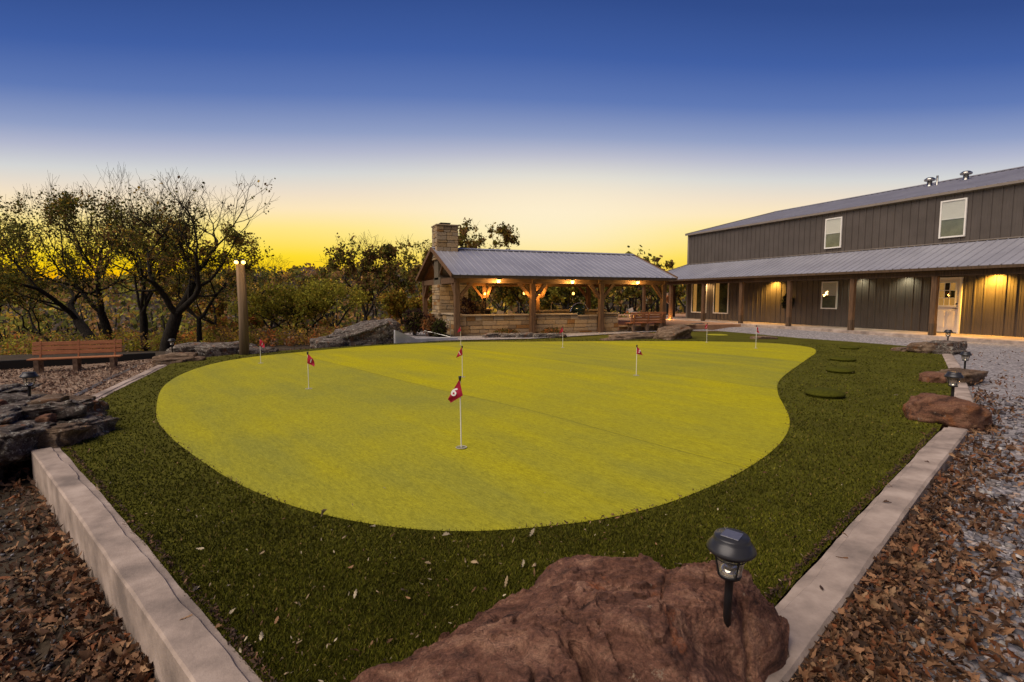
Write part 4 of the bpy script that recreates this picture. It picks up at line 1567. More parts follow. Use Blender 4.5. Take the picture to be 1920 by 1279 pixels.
# pavilion lamps ----------------------------------------------------
fl_can = MB().lathe([(.03, .14), (.05, .10), (.075, 0), (.06, 0)], 16).me('housing', 'black', True)
fl_b = MB().lathe([(.012, .02), (.07, 0), (.085, -.045), (.065, -.09), (.012, -.11)], 16).me('bulb', 'bulb', True)
arm = MB().tube([(0, 0, .13), (0, .12, .2), (0, .3, .12)], .014, 8).me('arm', 'black')
for x_, l in ((7.37, 'lit floodlight under the pavilion eave nearest the chimney'), (10.78, 'lit floodlight under the middle of the pavilion eave'), (14.14, 'lit floodlight under the pavilion eave nearest the barn')):
    t_ = empty('floodlight', (x_, 20.42, 2.33), l, 'floodlight', 'floodlights under the pavilion eave')
    lobj('housing', fl_can, t_)
    lobj('bulb', fl_b, t_)
    lobj('arm', arm, t_)
    lamp('flood_lamp', (x_, 20.40, 2.20), 85, (1, .60, .18), .06, t_)
sc_b = MB().lathe([(.02, .07), (.05, .05), (.055, 0), (.045, -.05), (.015, -.06)], 14).me('globe', 'sconce_glow', True)
sc_p = MB().box(-.05, .05, .05, .075, -.09, .09).tube([(0, .06, .06), (0, .0, .10), (0, 0, .06)], .01, 6).me('backplate', 'black')
for x_, y_, e, l in ((8.9, 26.82, 70, 'glowing sconce on the back post behind the bar wall'), (12.05, 26.82, 70, 'glowing sconce on the back post seen right of the middle post'), (12.30, 23.2, 10, 'small glowing sconce left of the third front post'), (8.75, 20.98, 9, 'small glowing sconce left of the middle front post')):
    t_ = empty('wall_sconce', (x_, y_, 1.78), l, 'sconce', 'amber sconces inside the pavilion')
    lobj('globe', sc_b, t_)
    lobj('backplate', sc_p, t_)
    lamp('sconce_lamp', (x_, y_ - .34, 1.72), e, (1, .45, .08), .05, t_)
# ground uplight at the porch corner post
t_ = empty('uplight', (20.85, 26.6, .24), 'small ground light washing the foot of a porch corner post orange', 'light')
lobj('can', MB().lathe([(.05, 0), (.06, .07), (.045, .08)], 12).me('can', 'black', True), t_)
lobj('lens', MB().lathe([(.043, .078), (.02, .079)], 12).me('lens', 'sconce_glow'), t_)
lamp('up_lamp', (20.8, 26.66, .36), 34, (1, .42, .08), .04, t_)

# firewood rack beside the fireplace
fr_ = empty('firewood_rack', (7.0, 22.2, .22), 'dark rack of split firewood beside the stone fireplace', 'rack')
q = MB()
for a in (-.35, .35):
    q.box(a - .02, a + .02, -.18, .18, 0, 1.35)
q.box(-.35, .35, -.18, .18, .02, .06)
lobj('frame', q.me('frame', 'black_matte'), fr_)
lg = [MB().tube([(0, -.2, 0), (0, .2, 0)], [r_, r_ * .92], 7).me('log', m_) for r_, m_ in ((.055, 'bark'), (.048, 'timber_dark'), (.05, 'timber'))]
for j in range(11):
    for i in range(6):
        lobj('log', random.choice(lg), fr_, (-.29 + i * .113 + random.uniform(-.012, .012), random.uniform(-.03, .03), .115 + j * .105), (0, random.uniform(0, 6), 0))


# ------------------------------------------------------------------ benches
def bench(name, label, loc, rz, L, nleg, back_slats, split=False):
    t = empty(name, loc, label, 'bench', rot=(0, 0, rz))
    slat = MB().cbox(-L / 2, L / 2, -.045, .045, -.019, .019, .006).me('slat', 'bench_wood')
    for i in range(4):
        lobj('seat_slat', slat, t, (0, -.19 + i * .115, .43))
    for i in range(back_slats):
        if split:
            h = MB().cbox(-L / 4 + .015, L / 4 - .015, -.019, .019, -.05, .05, .006).me('slat', 'bench_wood')
            for s_ in (-1, 1):
                lobj('back_slat', h, t, (s_ * L / 4, .22 + i * .025, .53 + i * .12))
        else:
            h = MB().cbox(-L / 2 + .02, L / 2 - .02, -.019, .019, -.062, .062, .006).me('slat', 'bench_wood')
            lobj('back_slat', h, t, (0, .23 + i * .03, .60 + i * .14), (-.2, 0, 0))
    lm = MB()
    # arched bracket leg
    pts = [(-.24, 0), (-.24, .40), (.22, .40), (.22, 0), (.14, 0)] + [(.14 - .16 * (1 - math.cos(a)), .26 * math.sin(a)) for a in np.linspace(0.1, math.pi - .1, 9)] + [(-.17, 0)]
    n_ = len(pts)
    V_ = [(-.06, a, b) for a, b in pts] + [(.06, a, b) for a, b in pts]
    F_ = [tuple(range(n_)), tuple(range(2 * n_ - 1, n_ - 1, -1))] + [(i, i + n_, (i + 1) % n_ + n_, (i + 1) % n_) for i in range(n_)]
    lm.add(V_, F_)
    lmm = lm.me('leg', 'bench_leg')
    up = MB().bar((0, .19, .38), (0, .32, .98 if not split else .9), .07, .04, up=(1, 0, 0)).me('back_support', 'bench_wood')
    for i in range(nleg):
        xx_ = -L / 2 + .22 + i * (L - .44) / (nleg - 1)
        lobj('leg', lmm, t, (xx_, 0, 0))
        lobj('back_support', up, t, (xx_, 0, 0))
    return t


bp = atz(138, 698, -.19)
a, b = atz(66, 699, -.19), atz(208, 692, -.19)
bench('park_bench', 'long reddish slatted wooden bench on the wood chips under the oaks', (bp[0], bp[1] + .25, float(H(bp[0], bp[1])) + .03), math.atan2(b[1] - a[1], b[0] - a[0]), 2.35, 3, 3).scale = (.77, .77, .77)
bench('patio_bench', 'slatted wooden bench at the patio edge right of the bar wall', (14.75, 20.66, -.02), math.pi, 1.95, 3, 4, True).rotation_euler = (0, 0, 0)
SC.objects['patio_bench'].scale = (1, -1, 1)

# white patio chairs
def chair(label, loc, rz):
    t = empty('patio_chair', loc, label, 'chair', 'pale patio chairs', rot=(0, 0, rz))
    lobj('seat', MB().cbox(-.24, .24, -.24, .24, .42, .45, .01).me('seat', 'blind'), t)
    lobj('backrest', MB().bar((0, .23, .46), (0, .31, .68), .34, .025, up=(1, 0, 0)).me('backrest', 'white_paint'), t)
    lm = MB().tube([(0, 0, 0), (0, 0, .42)], .015, 6).me('leg', 'steel')
    for i in (-.21, .21):
        for j in (-.21, .21):
            lobj('leg', lm, t, (i, j, 0))


chair('pale patio chair seen between two pavilion posts by the far patio edge', (18.9, 27.6, .22), 1.6)
chair('pale patio chair whose back shows just over the bar wall', (9.6, 25.4, .22), -1.1)
chair('second pale chair back showing over the bar wall, closer to the lit post', (9.05, 25.6, .22), -1.7)

# person standing on the far patio
def person(label, loc, rz):
    J = {'pelvis': (0, 0, .95, .13, .10), 'waist': (0, 0, 1.10, .125, .095), 'chest': (0, .0, 1.32, .155, .105), 'neck': (0, 0, 1.48, .055, .055), 'jaw': (0, -.012, 1.56, .062, .07), 'head': (0, -.005, 1.66, .08, .095), 'crown': (0, .005, 1.74, .05, .06),
         'hipL': (.09, 0, .90, .095, .095), 'kneeL': (.10, -.015, .50, .062, .062), 'ankleL': (.10, .01, .09, .042, .042), 'toeL': (.11, -.13, .04, .035, .03),
         'hipR': (-.09, 0, .90, .095, .095), 'kneeR': (-.11, -.03, .50, .062, .062), 'ankleR': (-.12, .02, .09, .042, .042), 'toeR': (-.14, -.12, .04, .035, .03),
         'shL': (.18, 0, 1.42, .06, .06), 'elL': (.25, .03, 1.14, .045, .045), 'wrL': (.20, -.12, .96, .032, .032), 'haL': (.17, -.19, .92, .03, .022),
         'shR': (-.18, 0, 1.42, .06, .06), 'elR': (-.25, .03, 1.14, .045, .045), 'wrR': (-.21, -.10, .94, .032, .032), 'haR': (-.18, -.17, .90, .03, .022)}
    E_ = [('pelvis', 'waist'), ('waist', 'chest'), ('chest', 'neck'), ('neck', 'jaw'), ('jaw', 'head'), ('head', 'crown'), ('pelvis', 'hipL'), ('hipL', 'kneeL'), ('kneeL', 'ankleL'), ('ankleL', 'toeL'), ('pelvis', 'hipR'), ('hipR', 'kneeR'), ('kneeR', 'ankleR'), ('ankleR', 'toeR'),
          ('chest', 'shL'), ('shL', 'elL'), ('elL', 'wrL'), ('wrL', 'haL'), ('chest', 'shR'), ('shR', 'elR'), ('elR', 'wrR'), ('wrR', 'haR')]
    ks = list(J)
    me_ = bpy.data.meshes.new('person')
    me_.from_pydata([J[k][:3] for k in ks], [(ks.index(a_), ks.index(b_)) for a_, b_ in E_], [])
    o = bpy.data.objects.new('person_tmp', me_)
    COL.objects.link(o)
    o.modifiers.new('skin', 'SKIN')
    for i, k in enumerate(ks):
        me_.skin_vertices[0].data[i].radius = J[k][3:5]
        me_.skin_vertices[0].data[i].use_root = (k == 'pelvis')
    sb_ = o.modifiers.new('smooth', 'SUBSURF')
    sb_.levels = sb_.render_levels = 2
    bpy.context.view_layer.update()
    ev = bpy.data.meshes.new_from_object(o.evaluated_get(bpy.context.evaluated_depsgraph_get()))
    bpy.data.objects.remove(o)
    V_ = np.array([v.co for v in ev.vertices])
    c_ = np.tile(np.array([.36, .13, .04]), (len(V_), 1))
    c_[V_[:, 2] < .95] = (.018, .018, .022)
    c_[V_[:, 2] < .085] = (.5, .48, .45)
    c_[(V_[:, 2] > 1.5) | ((V_[:, 2] < 1.0) & (np.abs(V_[:, 0]) > .14) & (V_[:, 1] < -.08) & (V_[:, 2] > .8))] = (.42, .26, .19)
    c_[(V_[:, 2] > 1.64) & (V_[:, 1] > -.06) | (V_[:, 2] > 1.72)] = (.05, .035, .025)
    t = empty('person', loc, label, 'person', rot=(0, 0, rz))
    lobj('body', mesh('body', V_, [tuple(p_.vertices) for p_ in ev.polygons], 'cloth', col=c_, smooth=True), t)


pq = atd(1251, 575, 38)
person('standing person in a rust-orange top and dark trousers behind the porch posts', (pq[0], pq[1], .212), .6)

# handrail by the pavilion corner
hr = empty('handrail', (5.1, 20.1, 0), 'thin grey pipe handrail in front of the pavilion corner post', 'handrail')
q = MB()
q.tube([(5.27, 20.2, -.1), (5.27, 20.2, .68), (5.20, 20.35, .72)], .014, 8)
obj('post', q.me('post', 'steel'), hr)
q = MB()
q.tube([(5.27, 20.2, .04), (4.75, 20.6, .18), (4.4, 21.0, .26)], .011, 8)
obj('rail', q.me('rail', 'steel'), hr)

# ------------------------------------------------------------------ light pole
pp = atz(458, 666, -.02)
lp = empty('lamp_pole', (pp[0], pp[1], -.15), 'tall round wooden pole with two lit floodlights at its top', 'lamp post')
hp = EYE + (556 - 497) / FPX * float(np.dot(pp - _O, _fw)) + .15
q = MB()
q.tube([(0, 0, -.2), (.02, 0, hp * .5), (0, 0, hp)], [.135, .125, .115], 14)
lobj('pole', q.me('pole', 'pole_wood', True), lp)
q = MB()
q.bar((-.16, -.02, hp + .03), (.16, -.02, hp + .03), .05, .05)
lobj('crossbar', q.me('crossbar', 'black'), lp)
for s_ in (-1, 1):
    h_ = lobj('lamp_head', MB().lathe([(.03, .09), (.06, .06), (.085, -.02), (.07, -.02)], 14).me('lamp_head', 'black', True), lp, (s_ * .09, -.09, hp + .06), (-1.0, 0, 0))
    lobj('bulb', MB().lathe([(.012, .03), (.045, .0), (.056, -.03), (.03, -.065)], 14).me('bulb', 'bulb', True), h_)
    L_ = lamp('pole_lamp', (0, 0, 0), 8, (1, .62, .2), .06)
    L_.parent = lp
    L_.location = (s_ * .14, -.7, hp + .05)


# ------------------------------------------------------------------ solar path lamps
def solar_lamp(label, loc, tilt=(0, 0, 0), s=1.0):
    t = empty('solar_lamp', loc, label, 'lamp', 'black solar path lamps', rot=tilt)
    t.scale = (s, s, s)
    for nm, me_ in SOLAR[0]:
        lobj(nm, me_, t)
    cap_ = lobj('cap', SOLAR[1], t)
    lobj('solar_panel', SOLAR[2], cap_)
    ln_ = lobj('lens', SOLAR[3], t)
    lobj('reflector', SOLAR[4], ln_)
    for i in range(4):
        lobj('cage_bar', SOLAR[5], t, (0, 0, 0), (0, 0, R(45 + 90 * i)))
    return t


zc = .335
SOLAR = [
    [('stake', MB().lathe([(.017, -.08), (.0175, .12), (.0175, zc - .135), (.03, zc - .128)], 14).me('stake', 'black', True)),
     ('base_ring', MB().lathe([(.02, zc - .136), (.047, zc - .132), (.050, zc - .12), (.047, zc - .115)], 28).me('base_ring', 'black', True)),
     ('cage_ring', MB().tube([(.068 * math.cos(t), .068 * math.sin(t), zc - .03) for t in np.linspace(0, 2 * math.pi, 29)], .0028, 6, cap=False).tube([(.064 * math.cos(t), .064 * math.sin(t), zc - .044) for t in np.linspace(0, 2 * math.pi, 29)], .0022, 6, cap=False).me('cage_ring', 'black', True))],
    MB().lathe([(.05, zc - .018), (.098, zc - .012), (.102, zc - .004), (.099, zc + .006), (.078, zc + .034), (.075, zc + .036), (.074, zc + .05), (.070, zc + .056), (.0, zc + .058)], 40, cap=False).me('cap', 'cap_metal', True),
    MB().cbox(-.038, .038, -.038, .038, zc + .0575, zc + .0605, .001).me('solar_panel', 'solar'),
    MB().lathe([(.047, zc - .118), (.055, zc - .07), (.071, zc - .014)], 32, cap=False).me('lens', 'lamp_glass', True),
    MB().lathe([(.044, zc - .116), (.042, zc - .105), (.036, zc - .09), (.02, zc - .083), (.012, zc - .09), (.0, zc - .092)], 28, cap=False).me('reflector', 'chrome', True),
    MB().bar((.050, 0, zc - .122), (.073, 0, zc - .014), .007, .006).me('cage_bar', 'black'),
]
SOLAR[1].polygons.foreach_set('use_smooth', [True] * len(SOLAR[1].polygons))
hit = BTREE.ray_cast(Vector(_O), Vector(ray(1363, 1160)).normalized())
p = hit[0]
solar_lamp('biggest black solar lamp standing on the large flat boulder', (p[0], p[1], p[2]), (.03, -.03, .5), .96)
solar_lamp('black solar lamp standing on the rounded red-brown boulder', (8.22, 4.44, .2), (0, .03, .3), 1.06)
solar_lamp('black solar lamp behind the squared ledge stone on the gravel edge', (12.6, 6.62, .12), (0, 0, .9), 1.0)
solar_lamp('farthest black solar lamp, behind the dark layered block opposite the door', (18.55, 10.25, .18), (0, 0, .1), 1.1)
solar_lamp('black solar lamp on the ledge pile before the wooden bench', (-3.42, 8.62, .28), (.02, .04, .7), .98)
p = atz(323, 660, .1)
solar_lamp('small pale solar lamp by the oak trunk near the far edging', (p[0], p[1], .1), (0, 0, 0), .95)


# ------------------------------------------------------------------ flags
def flag_surface(corners, n=12, ripple=.006, seed=0):
    """corners in the flag's own plane: p0 top at pole, p1 bottom at pole, p2 bottom free, p3 top free (2-D: sideways, up)"""
    p0, p1, p2, p3 = [np.array(c, float) for c in corners]

    def S(u, v):
        q = (p0 * (1 - v) + p1 * v) * (1 - u) + (p3 * (1 - v) + p2 * v) * u
        off = -.014 + ripple * (1 + 2 * u) * math.sin(5 * v + 4 * u + seed) + .012 * u * math.sin(3 * v + seed)
        return (q[0], off, q[1])
    return S


def digit_mesh(S, ch, cx, cz, size, ang):
    """a numeral of the given height in metres, laid on the cloth S around (cx, cz)"""
    cu = bpy.data.curves.new('number', 'FONT')
    cu.body = ch
    cu.align_x = 'CENTER'
    cu.align_y = 'CENTER'
    cu.size = 1.0
    cu.offset = .025
    o = bpy.data.objects.new('number_tmp', cu)
    COL.objects.link(o)
    bpy.context.view_layer.update()
    me_ = bpy.data.meshes.new_from_object(o.evaluated_get(bpy.context.evaluated_depsgraph_get()))
    bpy.data.objects.remove(o)
    grid = np.array([S(u, v) for u in np.linspace(0, 1, 40) for v in np.linspace(0, 1, 40)])
    V_ = []
    ca_, sa_ = math.cos(ang), math.sin(ang)
    for v in me_.vertices:
        x_, y_ = v.co.x * size, v.co.y * size
        x_, y_ = cx + x_ * ca_ - y_ * sa_, cz + x_ * sa_ + y_ * ca_
        k_ = np.argmin((grid[:, 0] - x_) ** 2 + (grid[:, 2] - y_) ** 2)
        V_.append((x_, grid[k_, 1] - .005, y_))
    return mesh('number', V_, [tuple(p_.vertices) for p_ in me_.polygons], 'flag_white')


def golf_flag(label, loc, hgt, corners, digit=None, az=0.0, seed=0, patch=True, lean=0.0):
    t = empty('golf_flag', loc, label, 'golf flag', 'small red practice flags in the green', rot=(0, lean, -YAW + az))
    q = MB().tube([(0, 0, -.02), (0, 0, hgt - .03)], .0065, 8)
    lobj('pole', q.me('pole', 'pole_white'), t)
    lobj('pole_cap', MB().lathe([(.008, hgt - .05), (.014, hgt - .03), (.016, hgt), (.012, hgt + .004)], 12).me('pole_cap', 'black', True), t)
    S = flag_surface(corners, seed=seed)
    n_ = 12
    V_ = [S(i / n_, j / n_) for i in range(n_ + 1) for j in range(n_ + 1)]
    F_ = [(i * (n_ + 1) + j, i * (n_ + 1) + j + 1, (i + 1) * (n_ + 1) + j + 1, (i + 1) * (n_ + 1) + j) for i in range(n_) for j in range(n_)]
    fl = lobj('flag', mesh('flag', V_, F_, 'flag_red', smooth=True), t, (0, 0, hgt))
    if digit:
        lobj('number', digit_mesh(S, *digit), fl)
    cup = MB().lathe([(.050, -.004), (.054, .002), (.057, .004), (.061, .001)], 28, cap=False)
    c_ = lobj('cup', cup.me('cup', 'cup', True), t)
    lobj('hole', MB().lathe([(.0004, .0006), (.052, .0012)], 28, cap=False).me('hole', 'hole'), c_)
    return t


def on_green(x_, y_):
    p_ = atz(x_, y_, .02)
    for _ in range(3):
        p_ = atz(x_, y_, float(GZ(p_[0], p_[1])))
    return (p_[0], p_[1], p_[2] + .002)


L6 = [(-.005, -.03), (.03, -.20), (-.105, -.285), (-.13, -.235)]
RT = [(.005, -.03), (-.005, -.20), (.125, -.26), (.10, -.12)]
LT = [(-.005, -.02), (.006, -.18), (-.12, -.24), (-.07, -.12)]
golf_flag('nearest red golf flag with a white number 6 in the open green', on_green(865, 839), .765, L6, ('6', -.062, -.165, .125, R(-30)), lean=-.012)
golf_flag('red golf flag left of centre pointing toward the lamp pole side', on_green(579, 729), .655, RT, ('1', .06, -.16, .09, R(-20)), seed=1)
golf_flag('red golf flag at the far left of the green below the lamp pole', on_green(489, 681), .63, RT, ('1', .06, -.16, .09, R(-20)), seed=2)
golf_flag('red golf flag standing right behind the number 6 flag', on_green(867, 707), .63, LT, ('1', -.05, -.15, .09, R(25)), seed=3)
golf_flag('red golf flag in front of the pavilion corner post', on_green(864, 647), .65, LT, seed=4)
golf_flag('red golf flag before the bar wall near the third pavilion post', on_green(1055, 652), .69, LT, seed=5)
golf_flag('red golf flag in the right half of the green, middle distance', on_green(1193, 704), .625, [(.0, -.02), (-.005, -.18), (.13, -.21), (.06, -.09)], ('2', .05, -.13, .08, R(-20)), seed=6)
golf_flag('far red golf flag left of the last two by the tall windows', on_green(1325, 642), .68, [(.0, -.02), (.0, -.18), (-.06, -.21), (-.08, -.09)], ('1', -.035, -.13, .08, 0), seed=7)
golf_flag('far red golf flag nearest the gravel and the wreath', on_green(1417, 653), .72, [(.0, -.02), (.0, -.2), (.08, -.24), (.05, -.1)], ('1', .035, -.15, .08, 0), seed=8)

# ------------------------------------------------------------------ turf mounds
G = 'low round turf covers in the fringe'
for x_, y_, r_, h_, l in ((1546, 743, .30, .13, 'nearest round turf-covered mound in the dark fringe'), (1575, 698, .28, .11, 'second round turf mound from the boulder along the fringe'), (1580, 676, .30, .10, 'third round turf mound along the fringe'), (1592, 654, .28, .09, 'farthest round turf mound in the dark fringe by the gravel')):
    c = atz(x_, y_, 0)
    n_ = 40
    V_, F_ = [(0, 0, h_)], []
    prof = [(.25, .99), (.5, .94), (.75, .8), (.93, .58), (1.0, .40), (.97, .26), (.90, .2), (.9, -.1)]
    for t, hh in prof:
        for k in range(n_):
            a_ = 2 * math.pi * k / n_
            V_.append((r_ * t * math.cos(a_), r_ * t * math.sin(a_), h_ * hh))
    F_ += [(0, 1 + k, 1 + (k + 1) % n_) for k in range(n_)]
    for i in range(len(prof) - 1):
        F_ += [(1 + i * n_ + k, 1 + (i + 1) * n_ + k, 1 + (i + 1) * n_ + (k + 1) % n_, 1 + i * n_ + (k + 1) % n_) for k in range(n_)]
    o = tag(obj('turf_mound', mesh('turf_mound', V_, F_, 'mound_turf', smooth=True), loc=(c[0], c[1], 0)), l, 'mound', G)
c = atz(1345, 628, 0)
tag(obj('turf_patch', MB().lathe([(.0, .018), (.40, .016), (.44, .004)], 36, cap=False).me('turf_patch', 'putting_turf', True), loc=(c[0], c[1], .0)), 'small round lime green turf patch near the far boulder', 'turf patch')

# ------------------------------------------------------------------ vegetation
def frusta(segs, n):
    """segs: array rows p0(3) p1(3) r0 r1 -> vertices, faces"""
    S = np.asarray(segs, float)
    p0, p1, r0, r1 = S[:, 0:3], S[:, 3:6], S[:, 6], S[:, 7]
    d = p1 - p0
    d /= np.maximum(np.linalg.norm(d, axis=1), 1e-9)[:, None]
    ref = np.where(np.abs(d[:, 2:3]) > .9, np.array([[1., 0, 0]]), np.array([[0, 0, 1.]]))
    u = np.cross(d, ref)
    u /= np.linalg.norm(u, axis=1)[:, None]
    v = np.cross(d, u)
    t = np.arange(n) * 2 * np.pi / n
    ring = u[:, None, :] * np.cos(t)[None, :, None] + v[:, None, :] * np.sin(t)[None, :, None]
    A = p0[:, None] + ring * r0[:, None, None]
    B = p1[:, None] + ring * r1[:, None, None]
    V_ = np.concatenate([A, B], 1).reshape(-1, 3)
    k_ = np.arange(n)
    f = np.stack([k_, (k_ + 1) % n, n + (k_ + 1) % n, n + k_], -1)
    F_ = (np.arange(len(S)) * 2 * n)[:, None, None] + f[None]
    return V_, F_.reshape(-1, 4)


def leaf_quads(P, size, rng, jit=.35):
    """randomly turned leaf-shaped quads at P"""
    n_ = len(P)
    a = rng.normal(size=(n_, 3))
    a /= np.linalg.norm(a, axis=1)[:, None]
    b = np.cross(a, rng.normal(size=(n_, 3)))
    b /= np.linalg.norm(b, axis=1)[:, None]
    s = size * (1 + jit * rng.normal(size=n_)).clip(.4, 2)
    a, b = a * s[:, None] * .5, b * s[:, None] * .32
    V_ = np.stack([P - a, P + b, P + a, P - b], 1).reshape(-1, 3)
    F_ = np.arange(n_ * 4).reshape(-1, 4)
    return V_, F_


OLIVE, GOLD, BROWN, DARK, YELLOW, RUST = (0.195, 0.182, 0.031), (0.429, 0.273, 0.042), (0.247, 0.137, 0.055), (0.085, 0.091, 0.023), (0.351, 0.305, 0.039), (0.429, 0.156, 0.046)


def pick(colors, weights, n_, rng):
    c = np.array(colors)[rng.choice(len(colors), n_, p=np.array(weights) / sum(weights))]
    return c * rng.uniform(.55, 1.45, (n_, 1))


def grow(seed, levels=6, fork=.3, stems=1, wob=.16, up=.12, spreadang=(25, 50), kids=(2, 3), ratio=(.68, .86), lean=(0, 0)):
    """a unit tree of height about one; rows of (level, p0, p1, r0, r1)"""
    rr = random.Random(seed)
    seg = []

    def branch(p, d, ln, r0, lev):
        k = 4 if lev < 2 else 3
        r1 = r0 * (.72 if lev else .8)
        for i in range(k):
            d = (d + Vector((rr.gauss(0, wob), rr.gauss(0, wob), rr.gauss(0, wob) + up * (0 if lev == 0 else 1))) * (.55 if lev == 0 else 1)).normalized()
            q = p + d * (ln / k)
            a_, b_ = r0 + (r1 - r0) * i / k, r0 + (r1 - r0) * (i + 1) / k
            seg.append((lev, *p, *q, a_, b_))
            if 0 < i and lev >= 1 and lev < levels - 1 and rr.random() < .55:      # side shoot
                sd_ = d.orthogonal().normalized()
                sd_.rotate(Matrix.Rotation(rr.uniform(0, 6.28), 3, d))
                branch(q, (d * .55 + sd_ * .85).normalized(), ln * rr.uniform(.42, .65), b_ * .5, min(lev + 2, levels - 1) if lev + 2 <= levels - 1 else levels - 1)
            p = q
        if lev >= levels - 1:
            return
        n_ = rr.choice(kids) if lev else rr.choice((2, 3, 3))
        ph = rr.uniform(0, 6.28)
        for j in range(n_):
            sd_ = d.orthogonal().normalized()
            sd_.rotate(Matrix.Rotation(ph + j * 6.28 / n_ + rr.uniform(-.5, .5), 3, d))
            an = R(rr.uniform(*spreadang)) * (1 if j or n_ == 2 else .5)
            nd = (d * math.cos(an) + sd_ * math.sin(an)).normalized()
            branch(p, nd, ln * rr.uniform(*ratio) * (1.25 if lev == 0 else 1), r1 * (.80 if j == 0 else .62), lev + 1)

    for s in range(stems):
        a_ = rr.uniform(0, 6.28)
        off = .035 * (stems > 1)
        branch(Vector((off * math.cos(a_), off * math.sin(a_), 0)), Vector((lean[0] + (.16 * math.cos(a_) if stems > 1 else 0), lean[1] + (.16 * math.sin(a_) if stems > 1 else 0), 1)).normalized(), fork, .032 / math.sqrt(stems), 0)
    return np.array(seg)


def tree(label, px, dep, top, width, seed, leaves=5000, colors=(OLIVE, GOLD, BROWN, DARK), weights=(5, 2, 2, 4), lsize=.085, levels=6, group=None, bare=1.1, low=.0, rad=1.0, clump=.16, **kw):
    """px: column of the foot in the photograph, dep: metres in front of the camera, top: row of its highest twigs, width: crown width in photo pixels"""
    rng = np.random.default_rng(seed)
    q = atd(px, 600, dep)
    bz = float(H(q[0], q[1])) - .1
    base = Vector((q[0], q[1], bz))
    zt = EYE + (556 - top) / FPX * dep
    hgt = zt - bz
    kw.setdefault('lean', (0, 0))
    ln = kw['lean']
    kw['lean'] = (_rt[0] * ln[0] + _fh[0] * ln[1], _rt[1] * ln[0] + _fh[1] * ln[1])
    S = grow(seed, levels=levels, **kw)
    zs = hgt / S[:, 6].max()
    side = S[:, 4:6] @ _rt[:2]
    lo_, hi_ = np.percentile(side, [2, 98])
    ws = (width / FPX * dep) / (hi_ - lo_)
    xs = np.clip(ws, zs * .5, zs * 1.7)
    sc_ = np.array([xs, xs, zs])
    S[:, 1:4] *= sc_
    S[:, 4:7] *= sc_
    S[:, 7:9] *= zs * rad
    t = empty('oak_tree', base, label, 'tree', group)
    big = S[:, 0] <= 2
    TV, TF = frusta(S[big, 1:], 8)
    sm = S[~big, 1:].copy()
    sm[:, 6:8] = np.maximum(sm[:, 6:8], .0036 * dep / 20)
    V_, F_ = frusta(sm, 3)
    lobj('trunk', mesh('trunk', np.concatenate([TV, V_]), np.concatenate([TF, F_ + len(TV)]), 'bark', smooth=True), t)
    if leaves:
        tw = S[S[:, 0] >= levels - 2]
        w = np.ones(len(tw))
        zrel = tw[:, 6] / hgt
        w *= np.where(zrel > bare, .06, 1) * np.where(zrel < low, .0, 1)
        # foliage hangs on in patches
        w *= sstep(-.25, .35, vnoise(tw[:, 4:7] * (2.2 / (hgt * .18)) + seed, seed)) + .03
        k_ = rng.choice(len(tw), max(leaves // 5, 1), p=w / w.sum())
        cen = tw[k_, 1:4] + (tw[k_, 4:7] - tw[k_, 1:4]) * rng.uniform(0, 1, (len(k_), 1))
        P_ = np.repeat(cen, 5, 0) + rng.normal(size=(len(k_) * 5, 3)) * clump * .6
        V_, F_ = leaf_quads(P_, lsize, rng)
        c_ = np.repeat(np.repeat(pick(colors, weights, len(k_), rng), 5, 0) * rng.uniform(.75, 1.25, (len(k_) * 5, 1)), 4, 0)
        lobj('crown', mesh('crown', V_, F_, 'foliage', col=c_), t)
    return t


G = 'oaks behind the wooden bench'
GO = (OLIVE, GOLD, BROWN, DARK)
tree('oak leaning far toward the picture edge over the bench, dark leafy limbs', 186, 19.5, 372, 330, 101, 9000, GO, (6, 2, 1, 4), lean=(-.55, 0), group=G, bare=.97, fork=.26, rad=1.1, levels=7)
tree('oak with twin stems behind the bench end, leafy crown and bare twig top', 205, 20.5, 300, 220, 102, 7000, GO, (5, 1, 2, 4), bare=.80, group=G, lean=(-.02, 0), fork=.3, levels=7)
tree('slender dark oak pair of stems right of the bench', 262, 20.0, 318, 190, 103, 5000, GO, (5, 1, 2, 4), bare=.78, stems=2, group=G, fork=.34, levels=7)
tree('thickest black-trunked oak with wide bare twigs against the yellow sky', 308, 19.0, 318, 235, 104, 2600, GO, (4, 2, 3, 3), bare=.62, group=G, fork=.26, lean=(.1, 0), rad=1.25, spreadang=(22, 48), levels=7)
tree('oak with low brown leafy crown just left of the lamp pole', 372, 19.5, 412, 220, 105, 7500, (OLIVE, BROWN, GOLD, DARK), (4, 4, 2, 3), group=G, lean=(.1, 0), fork=.36, levels=7)
tree('thin oak leaning over the bench back, low dark limb', 118, 20.5, 470, 220, 106, 4000, GO, (5, 3, 1, 3), group=G, lean=(-.85, 0), fork=.5)
tree('far oak at the picture edge behind the leaning trunks', 20, 26, 380, 260, 107, 6000, GO, (5, 2, 1, 4), group=G, lean=(-.1, 0))
tree('oak of bare crooked twigs right of the lamp pole', 492, 25, 478, 200, 108, 1800, GO, (5, 4, 2, 1), bare=.7, group=G, lean=(.15, 0), fork=.3, levels=7)
tree('leaning dark oak trunk hard against the lamp pole', 436, 24, 480, 170, 109, 4500, GO, (5, 3, 1, 3), group=G, lean=(-.3, 0), fork=.45)
G = 'trees on the slope between the lamp pole and the pavilion'
tree('round low tree with yellow-green leaves and forked dark trunk', 566, 22.5, 525, 185, 110, 11000, ((.44, .40, .05), (.28, .27, .04), (.46, .33, .05)), (5, 3, 2), lsize=.10, group=G, fork=.26, stems=2, spreadang=(28, 55), clump=.22, rad=1.5, low=.34)
